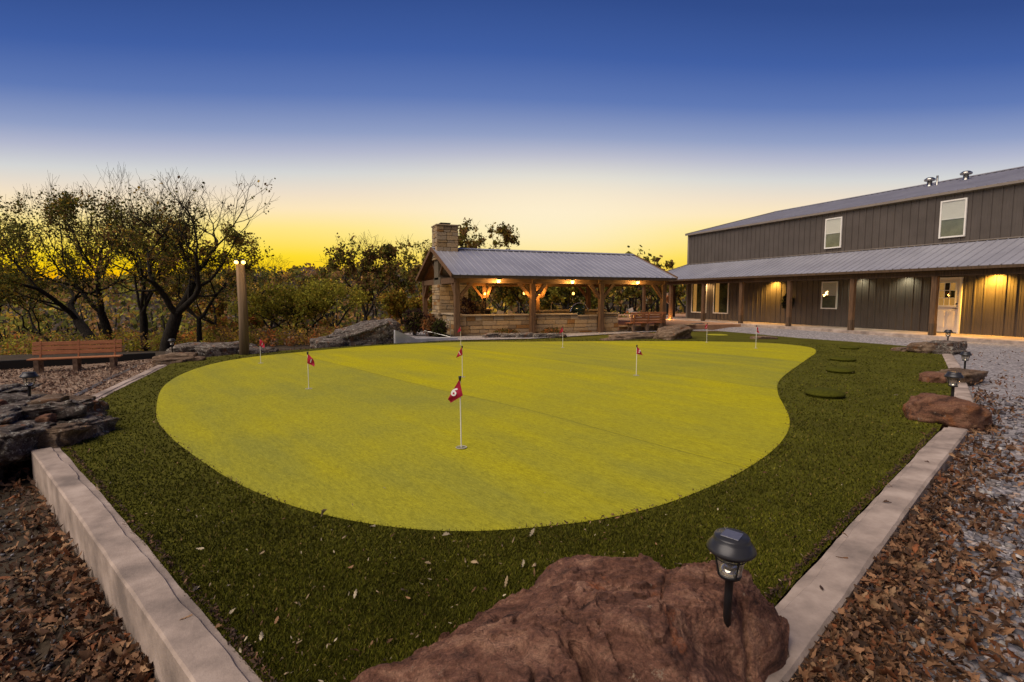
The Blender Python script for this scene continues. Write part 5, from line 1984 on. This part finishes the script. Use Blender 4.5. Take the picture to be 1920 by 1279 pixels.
tree('tall brown-leaved tree with feathery top standing above the treeline', 682, 29, 430, 165, 111, 8500, (BROWN, OLIVE, GOLD, DARK), (5, 3, 1, 3), lsize=.14, group=G, fork=.36, bare=.84, levels=7)
tree('grey-brown thinner tree just right of the round yellow-green one', 640, 34, 515, 130, 112, 4200, (BROWN, GOLD, OLIVE), (4, 3, 3), lsize=.14, group=G, levels=5)
tree('golden tree beside the dark outcrop left of the pavilion', 750, 28, 545, 120, 113, 5200, (GOLD, OLIVE, YELLOW, RUST), (5, 3, 2, 1), lsize=.12, group=G, levels=5, fork=.2)
tree('orange-tinged small tree behind the leaning pole oak', 415, 27, 560, 130, 114, 4200, (GOLD, RUST, OLIVE, YELLOW), (3, 3, 3, 2), lsize=.12, group=G, levels=5, fork=.2)
tree('dim olive tree in the gap between pole and yellow-green tree', 520, 33, 540, 130, 115, 4200, GO, (5, 2, 2, 2), lsize=.14, group=G, levels=5)
G = 'trees behind the pavilion'
tree('pale twiggy tree showing left of the chimney', 800, 38, 438, 120, 116, 3000, (OLIVE, GOLD, YELLOW), (4, 3, 2), lsize=.16, group=G, fork=.3, bare=.9)
tree('leafy crown showing right of the chimney above the roof', 893, 38, 412, 125, 117, 6500, (OLIVE, BROWN, GOLD), (4, 4, 2), lsize=.17, group=G, fork=.36)
tree('twin dark trunks seen through the pavilion nearest the lit post', 938, 35, 505, 130, 118, 5200, GO, (5, 3, 1, 2), lsize=.16, group=G, stems=2, fork=.34)
tree('leaning trunk seen between the lit posts of the pavilion', 975, 34, 512, 130, 119, 4600, (YELLOW, OLIVE, GOLD), (4, 4, 2), lsize=.16, group=G, lean=(.25, 0), fork=.34)
tree('crooked oak framed above the sink counter', 1050, 34, 520, 170, 120, 5600, (OLIVE, YELLOW, DARK), (5, 2, 3), lsize=.16, group=G, lean=(.3, 0), fork=.2, wob=.24)
tree('green oak framed between the third and last pavilion posts', 1145, 36, 505, 150, 121, 6000, (OLIVE, DARK, YELLOW), (5, 3, 2), lsize=.16, group=G, fork=.24)
tree('dark spreading oak seen at the last pavilion post', 1212, 45, 508, 160, 122, 5200, (OLIVE, DARK, GOLD), (5, 3, 2), lsize=.16, group=G, fork=.24, wob=.22)
tree('small brown crown peeping between pavilion roof and barn', 1232, 50, 484, 80, 123, 3200, (BROWN, OLIVE, GOLD), (4, 4, 2), lsize=.22, group=G, fork=.4)
tree('leafy tree seen past the porch corner posts', 1285, 44, 512, 110, 124, 3600, (OLIVE, GOLD, DARK), (5, 3, 2), lsize=.18, group=G, fork=.3, levels=5)
tree('olive tree behind the fireplace column', 835, 34, 530, 120, 125, 3800, (OLIVE, GOLD, DARK), (5, 3, 2), lsize=.16, group=G, fork=.3, levels=5)


def shrub(label, loc, h, w, n_, colors, weights, seed, lsize=.07):
    rng = np.random.default_rng(seed)
    t = empty('shrub', loc, label, 'shrub', 'dark ornamental shrubs by the pavilion')
    q = MB()
    for i in range(11):
        a = rng.uniform(0, 6.28)
        e = w * .4 * rng.uniform(.2, 1)
        q.tube([(.04 * math.cos(a), .04 * math.sin(a), 0), (e * .5 * math.cos(a), e * .5 * math.sin(a), h * .45), (e * math.cos(a), e * math.sin(a), h * rng.uniform(.7, .95))], [.014, .01, .004], 5)
    lobj('stems', q.me('stems', 'bark'), t)
    k_ = n_ // 8
    d = rng.normal(size=(k_, 3))
    d /= np.linalg.norm(d, axis=1)[:, None]
    cen = d * rng.uniform(.35, 1, (k_, 1)) ** .5 * np.array([w / 2, w / 2, h * .42]) + np.array([0, 0, h * .56])
    P_ = np.repeat(cen, 8, 0) + rng.normal(size=(k_ * 8, 3)) * .05
    V_, F_ = leaf_quads(P_, lsize, rng)
    lobj('leaves', mesh('leaves', V_, F_, 'foliage', col=np.repeat(np.repeat(pick(colors, weights, k_, rng), 8, 0), 4, 0)), t)


PURP = (.045, .022, .026)
shrub('tall dark purple shrub at the outer corner of the fireplace', (4.15, 21.8, -.05), 1.25, .95, 3600, (PURP, DARK, BROWN), (5, 3, 1), 1)
shrub('rusty brown shrub before the fireplace side wall', (4.7, 21.2, -.05), .95, .75, 2400, (BROWN, RUST, PURP), (4, 2, 3), 2)
shrub('small black-green shrub next to the handrail', (4.95, 20.75, -.05), .75, .6, 2000, (DARK, PURP), (4, 2), 3)
shrub('dark reddish shrub standing behind the side wall by the fireplace', (6.35, 21.9, .22), 1.45, .85, 2600, (PURP, BROWN), (5, 2), 4)
shrub('low dark plant stubble along the bar wall before the middle post', (7.6, 20.1, .0), .28, 1.1, 1500, (DARK, BROWN, RUST), (4, 3, 1), 5, .06)
shrub('low rusty plant stubble along the bar wall past the middle post', (9.7, 20.1, .0), .26, 1.0, 1300, (RUST, BROWN, DARK), (2, 3, 3), 6, .06)


# undergrowth on the slope: nobody could count it
def undergrowth():
    rng = np.random.default_rng(77)
    n_ = 3700
    dep = 19 + 40 * rng.uniform(0, 1, n_) ** 1.4
    px = rng.uniform(-250, 1330, n_)
    xy = _rt[:2] * ((px - 960) / FPX * dep)[:, None] + _fh[:2] * dep[:, None]
    edge = 17.8 + 13.5 * sstep(2.5, 6.0, xy[:, 0])
    s = np.maximum(xy[:, 1] - edge, -8.5 - xy[:, 0])
    ok = (s > .5)
    xy, dep, s = xy[ok], dep[ok], s[ok]
    n_ = len(xy)
    hh = (rng.uniform(.35, .95, n_) * (.45 + .55 * sstep(.5, 5, s)) + .05 * np.maximum(s - 4, 0) * rng.uniform(.3, 1, n_)).clip(.3, 2.4)
    ww = hh * rng.uniform(.7, 1.3, n_)
    z = H(xy[:, 0], xy[:, 1])
    per = 54
    d = rng.normal(size=(n_, per, 3))
    d /= np.linalg.norm(d, axis=2)[:, :, None]
    d *= rng.uniform(.2, 1, (n_, per, 1)) ** .5
    P_ = d * np.stack([ww, ww, hh], -1)[:, None] * .5 + np.stack([xy[:, 0], xy[:, 1], z + hh * .45], -1)[:, None]
    cl = 1.85 * pick((OLIVE, GOLD, BROWN, YELLOW, RUST, (.15, .11, .075)), (6, 4, 6, 2, 1.2, 3), n_, rng)
    c_ = (cl[:, None] * rng.uniform(.72, 1.28, (n_, per, 1))).reshape(-1, 3)
    sz = np.repeat(.040 + .0022 * dep, per)
    V_, F_ = leaf_quads(P_.reshape(-1, 3), sz, rng)
    tag(obj('undergrowth', mesh('undergrowth', V_, F_, 'foliage', col=np.repeat(c_, 4, 0))), 'tangled golden and brown undergrowth covering the slope', 'undergrowth', kind='stuff')


undergrowth()


def forest():
    rng = np.random.default_rng(78)
    n_ = 2100
    dep = 46 + 190 * rng.uniform(0, 1, n_) ** 1.25
    px = rng.uniform(-500, 1700, n_)
    xy = _rt[:2] * ((px - 960) / FPX * dep)[:, None] + _fh[:2] * dep[:, None]
    z = H(xy[:, 0], xy[:, 1])
    hh = rng.uniform(4.0, 7.2, n_)
    ww = hh * rng.uniform(.7, 1.1, n_)
    per = 52
    d = rng.normal(size=(n_, per, 3))
    d /= np.linalg.norm(d, axis=2)[:, :, None]
    d *= rng.uniform(.25, 1, (n_, per, 1)) ** .5
    P_ = d * np.stack([ww, ww, hh * .8], -1)[:, None] * .5 + np.stack([xy[:, 0], xy[:, 1], z + hh * .58], -1)[:, None]
    cl = 1.7 * pick((OLIVE, GOLD, BROWN, DARK, (.13, .105, .09)), (5, 2, 5, 4, 4), n_, rng)
    c_ = (cl[:, None] * rng.uniform(.72, 1.28, (n_, per, 1))).reshape(-1, 3)
    V_, F_ = leaf_quads(P_.reshape(-1, 3), np.repeat(.22 + .0046 * dep, per), rng)
    st = np.column_stack([xy, z - .2, xy + rng.normal(size=(n_, 2)) * .4, z + hh * .7, np.full(n_, .13), np.full(n_, .05)])
    tag(obj('forest', mesh('forest', V_, F_, 'foliage', col=np.repeat(c_, 4, 0))), 'far wooded hillside closing the view', 'forest', kind='stuff')
    tv, tf = frusta(st, 4)
    tag(obj('forest_trunks', mesh('forest_trunks', tv, tf, 'bark')), 'bare trunks inside the far wooded hillside', 'forest', kind='stuff')


forest()

# ------------------------------------------------------------------ turf blades
def blades():
    rng = np.random.default_rng(5)
    n_ = 545000
    r_ = 1 / rng.uniform(1 / 21.0, 1 / 1.75, n_)
    a = YAW + rng.uniform(-R(52), R(52), n_)
    x_, y_ = r_ * np.sin(a), r_ * np.cos(a)
    k_ = inpoly(x_, y_, TURF)
    x_, y_, r_ = x_[k_], y_[k_], r_[k_]
    jig = rng.normal(size=(len(x_), 2)) * .012
    k_ = ~inpoly(x_ + jig[:, 0], y_ + jig[:, 1], GREEN)
    x_, y_, r_ = x_[k_], y_[k_], r_[k_]
    n_ = len(x_)
    h = rng.uniform(.012, .028, n_)
    w = .0012 * r_ + .0008
    az = rng.uniform(0, 2 * np.pi, n_)
    le = rng.normal(size=(n_, 2)) * .011
    b = np.stack([x_, y_, np.full(n_, -.002)], -1)
    s = np.stack([np.cos(az) * w, np.sin(az) * w, 0 * w], -1)
    tip = b + np.stack([le[:, 0], le[:, 1], h], -1)
    V_ = np.stack([b - s, b + s, tip], 1).reshape(-1, 3)
    mott = vnoise(np.stack([x_ * 2.2, y_ * 2.2, 0 * x_], -1), 9) * .22 + vnoise(np.stack([x_ * 9, y_ * 9, 0 * x_], -1), 10) * .14
    c_ = pick(((.088, .090, .007), (.130, .126, .010), (.054, .056, .006), (.18, .14, .03)), (5, 3, 4, .7), n_, rng) * (1 + mott)[:, None]
    tag(obj('grass', mesh('grass', V_, np.arange(3 * n_).reshape(-1, 3), 'blade', col=np.repeat(c_, 3, 0))), 'dense dark green artificial turf pile around the green', 'grass', kind='stuff')


blades()


# ------------------------------------------------------------------ leaf litter and pebbles
def oak_leaf():
    half = [(0, 0), (.12, .03), (.22, .13), (.30, .09), (.43, .20), (.53, .12), (.67, .19), (.78, .11), (.92, .08), (1, 0)]
    V_ = [(x_, 0, .03 * math.sin(x_ * 3)) for x_ in (0, .2, .5, .78, 1)]
    top_ = [(x_, y_, .10 * y_ / .2 + .05 * math.sin(5 * x_)) for x_, y_ in half[1:-1]]
    bot_ = [(x_, -y_ * .95, .08 * y_ / .2 - .04 * math.sin(4 * x_)) for x_, y_ in half[1:-1]]
    V_ = [(0, 0, 0), (.5, 0, .02), (1, 0, .03)] + top_ + bot_
    t0, b0, m_ = 3, 3 + len(top_), len(top_)
    F_ = []
    ch = [0] + [t0 + i for i in range(m_)] + [2]
    F_ += [(1, ch[i + 1], ch[i]) for i in range(len(ch) - 1)]
    ch = [0] + [b0 + i for i in range(m_)] + [2]
    F_ += [(1, ch[i], ch[i + 1]) for i in range(len(ch) - 1)]
    V_ = np.array(V_)
    V_[:, 0] -= .5
    return V_, np.array(F_)


LV, LF = oak_leaf()


def scatter(name, label, V0, F0, P_, size, rng, material, colors, weights, tilt=.66, kind='stuff', cat='leaves', aniso=None, smooth=False):
    n_ = len(P_)
    yaw = rng.uniform(0, 2 * np.pi, n_)
    tx, ty = rng.normal(size=n_) * tilt, rng.normal(size=n_) * tilt
    V_ = np.broadcast_to(V0, (n_, *V0.shape)).copy()
    if aniso is not None:
        V_ *= aniso[:, None, :]
    else:
        V_[:, :, 2] *= rng.uniform(-2.4, 3.6, (n_, 1))
        V_[:, :, 1] *= rng.uniform(.4, 1.2, (n_, 1))
    V_ *= size[:, None, None]
    for ang, (i, j) in ((tx, (1, 2)), (ty, (0, 2)), (yaw, (0, 1))):
        c_, s_ = np.cos(ang)[:, None], np.sin(ang)[:, None]
        a, b = V_[:, :, i].copy(), V_[:, :, j].copy()
        V_[:, :, i], V_[:, :, j] = a * c_ - b * s_, a * s_ + b * c_
    V_ += P_[:, None]
    F_ = F0[None] + (np.arange(n_) * len(V0))[:, None, None]
    col = np.repeat(pick(colors, weights, n_, rng), len(V0), 0)
    return tag(obj(name, mesh(name, V_.reshape(-1, 3), F_.reshape(-1, F0.shape[1]), material, col=col, smooth=smooth)), label, cat, kind=kind)


LEAFC = ((.17, .085, .045), (.24, .125, .065), (.10, .052, .032), (.30, .18, .10), (.20, .07, .028), (.07, .042, .03))
LEAFW = (5, 4, 4, 1.6, 1.6, 2.4)
rng = np.random.default_rng(3)
# left of the near edging
n = 11000
yy = 1 / rng.uniform(1 / 8.6, 1 / 1.7, n)
xx = (-.43 - .51 * (yy - 2.3)) - .02 - rng.uniform(0, 1, n) ** 1.35 * (1.1 + .42 * yy)
zz = H(xx, yy) + rng.uniform(.0, .05, n) + .05 * np.exp(-((xx + .43 + .51 * (yy - 2.3)) / .18) ** 2)
scatter('fallen_leaves', 'brown oak leaf litter heaped outside the long left edging', LV, LF, np.stack([xx, yy, zz], -1), rng.uniform(.055, .115, n), rng, 'leaf_dry', LEAFC, LEAFW)


def right_edge(x_):
    return np.interp(x_, [1.05, 2.45, 4.9, 7.5, 9.4, 10.87, 13.3, 16.3], [1.20, 1.78, 2.80, 3.85, 4.78, 5.62, 7.02, 8.84])


# drift of leaves along the right edging
n = 8500
xx = 1 / rng.uniform(1 / 13, 1 / 1.3, n)
off = np.abs(rng.normal(size=n)) ** 1.1 * (.20 + .050 * xx.clip(0, 8)) + .02
yy = right_edge(xx) - off
patch = vnoise(np.stack([xx * 1.6, yy * 1.6, 0 * xx], -1), 15)
k_ = (patch > -.35 - .5 * (off < .35)) & (yy > -3)
xx, yy, off = xx[k_], yy[k_], off[k_]
zz = zg(xx) + rng.uniform(.008, .05, len(xx)) + .06 * np.exp(-(off / .15) ** 2)
scatter('fallen_leaves', 'brown oak leaf drift along the right concrete edging', LV, LF, np.stack([xx, yy, zz], -1), rng.uniform(.05, .105, len(xx)), rng, 'leaf_dry', LEAFC, LEAFW)
# leaves thinly over the gravel
n = 800
xx = rng.uniform(1.5, 20, n)
yy = right_edge(xx) - rng.uniform(.3, 5, n) ** 1.1
scatter('fallen_leaves', 'scattered dry leaves on the gravel drive', LV, LF, np.stack([xx, yy, zg(xx) + rng.uniform(.005, .03, n)], -1), rng.uniform(.05, .09, n), rng, 'leaf_dry', LEAFC, LEAFW)
# bits on the turf
n = 2600
r_ = 1 / rng.uniform(1 / 18, 1 / 1.9, n)
a = YAW + rng.uniform(-R(50), R(50), n)
xx, yy = r_ * np.sin(a), r_ * np.cos(a)
k_ = inpoly(xx, yy, TURF) & ((~inpoly(xx, yy, GREEN)) | (rng.uniform(0, 1, n) < .012)) & (rng.uniform(0, 1, n) < .8)
xx, yy = xx[k_], yy[k_]
n = len(xx)
sz = rng.uniform(.012, .03, n) * np.where(rng.uniform(0, 1, n) < .12, 2.4, 1)
scatter('fallen_leaves', 'pale bits of leaf scattered over the turf', LV, LF, np.stack([xx, yy, np.full(n, .029)], -1), sz, rng, 'leaf_dry', ((.34, .25, .15), (.22, .12, .06), (.12, .06, .03), (.48, .40, .28)), (4, 4, 2, 2))
# leaf crumbs gathered along the seam of the green and inside the edging
n = 900
k_ = rng.integers(0, len(GREEN), n)
t = rng.uniform(0, 1, (n, 1))
P = GREEN[k_] * (1 - t) + GREEN[(k_ + 1) % len(GREEN)] * t + rng.normal(size=(n, 2)) * .025
k_ = (vnoise(np.column_stack([P * 1.1, np.zeros(n)]), 31) > -.05)
P = P[k_]
n = len(P)
scatter('fallen_leaves', 'leaf crumbs caught along the edge of the green', LV, LF, np.column_stack([P, np.full(n, .02)]), rng.uniform(.012, .034, n), rng, 'leaf_dry', ((.30, .20, .11), (.14, .075, .04), (.08, .045, .03)), (3, 4, 3))
n = 1500
t = rng.uniform(0, 1, (n, 1)) ** 1.4
P = np.where(rng.uniform(0, 1, (n, 1)) < .55, np.array([[2.0, 1.88]]) * (1 - t) + np.array([[7.3, 4.05]]) * t, np.array([[-.1, 2.1]]) * (1 - t) + np.array([[-2.5, 6.95]]) * t)
P = P + rng.normal(size=(n, 2)) * .014 + np.where(P[:, :1] > 0, np.array([[-.01, .03]]), np.array([[.03, .01]]))
scatter('fallen_leaves', 'dark leaf crumbs lining the inner side of the concrete edging', LV, LF, np.column_stack([P, np.full(n, .02)]), rng.uniform(.015, .04, n), rng, 'leaf_dry', ((.10, .055, .035), (.16, .085, .05), (.05, .03, .022)), (4, 3, 4))
# a few leaves lying on the edging
P = np.array([(2.62, 1.98, .037), (3.05, 2.18, .037), (4.2, 2.66, .037), (5.6, 3.2, .037), (-.62, 2.95, .037), (-1.25, 4.35, .037), (3.35, 2.38, .04), (4.6, 2.9, .04)])
scatter('fallen_leaves', 'single dry leaves lying on the concrete edging', LV, LF, P, rng.uniform(.04, .075, len(P)), rng, 'leaf_dry', LEAFC, LEAFW, tilt=.12)

# river gravel
V0, F0 = ICO[1]
n = 36000
r_ = 1 / rng.uniform(1 / 12, 1 / 1.5, n)
a = rng.uniform(R(45), R(86), n)
xx, yy = r_ * np.sin(a), r_ * np.cos(a)
k_ = (yy < right_edge(xx) - .02) & (xx > 1.0)
xx, yy, r_ = xx[k_], yy[k_], r_[k_]
n = len(xx)
an = np.stack([rng.uniform(.8, 1.35, n), rng.uniform(.7, 1.1, n), rng.uniform(.4, .7, n)], -1)
sz = rng.uniform(.011, .030, n) * (1 + .05 * r_)
scatter('pebbles', 'rounded grey and pink river gravel beside the right edging', V0, F0, np.stack([xx, yy, zg(xx) + .004], -1), sz, rng, 'pebble', ((.19, .18, .205), (.27, .23, .225), (.12, .115, .135), (.33, .24, .195), (.36, .34, .335), (.21, .135, .10)), (5, 4, 5, 2, 1.2, 1.2), tilt=.3, cat='gravel', aniso=an, smooth=True)
n = 3500
yy = 1 / rng.uniform(1 / 8.6, 1 / 1.7, n)
xx = (-.43 - .51 * (yy - 2.3)) - .05 - rng.uniform(0, 1, n) * (1.0 + .42 * yy)
an = np.stack([rng.uniform(.8, 1.35, n), rng.uniform(.7, 1.1, n), rng.uniform(.4, .7, n)], -1)
scatter('pebbles', 'grey pebbles showing between the leaf litter left of the edging', V0, F0, np.stack([xx, yy, H(xx, yy) + .012], -1), rng.uniform(.009, .02, n), rng, 'pebble', ((.20, .19, .21), (.13, .125, .14), (.27, .23, .21)), (4, 4, 2), tilt=.3, cat='gravel', aniso=an, smooth=True)
# chips round the bench
n = 9000
xx = rng.uniform(-9.5, -3.4, n)
yy = rng.uniform(8.8, 17.2, n)
k_ = ~((xx > -3.9) & (yy < 9.6))
xx, yy = xx[k_], yy[k_]
scatter('wood_chips', 'pale wood chips and leaves covering the bench area', LV, LF, np.stack([xx, yy, H(xx, yy) + .045], -1), rng.uniform(.05, .11, len(xx)), rng, 'leaf_dry', ((.36, .24, .17), (.27, .17, .12), (.44, .33, .25), (.15, .09, .06)), (4, 4, 2, 2), cat='chips')
n = 1600
xx = rng.uniform(-3.2, 3.0, n)
yy = 15.2 + (xx + 3.2) * .56 + np.abs(rng.normal(size=n)) * .8
scatter('fallen_leaves', 'brown leaves along the back border of the turf', LV, LF, np.stack([xx, yy, np.maximum(H(xx, yy), -.1) + .04], -1), rng.uniform(.06, .11, n), rng, 'leaf_dry', LEAFC, LEAFW)
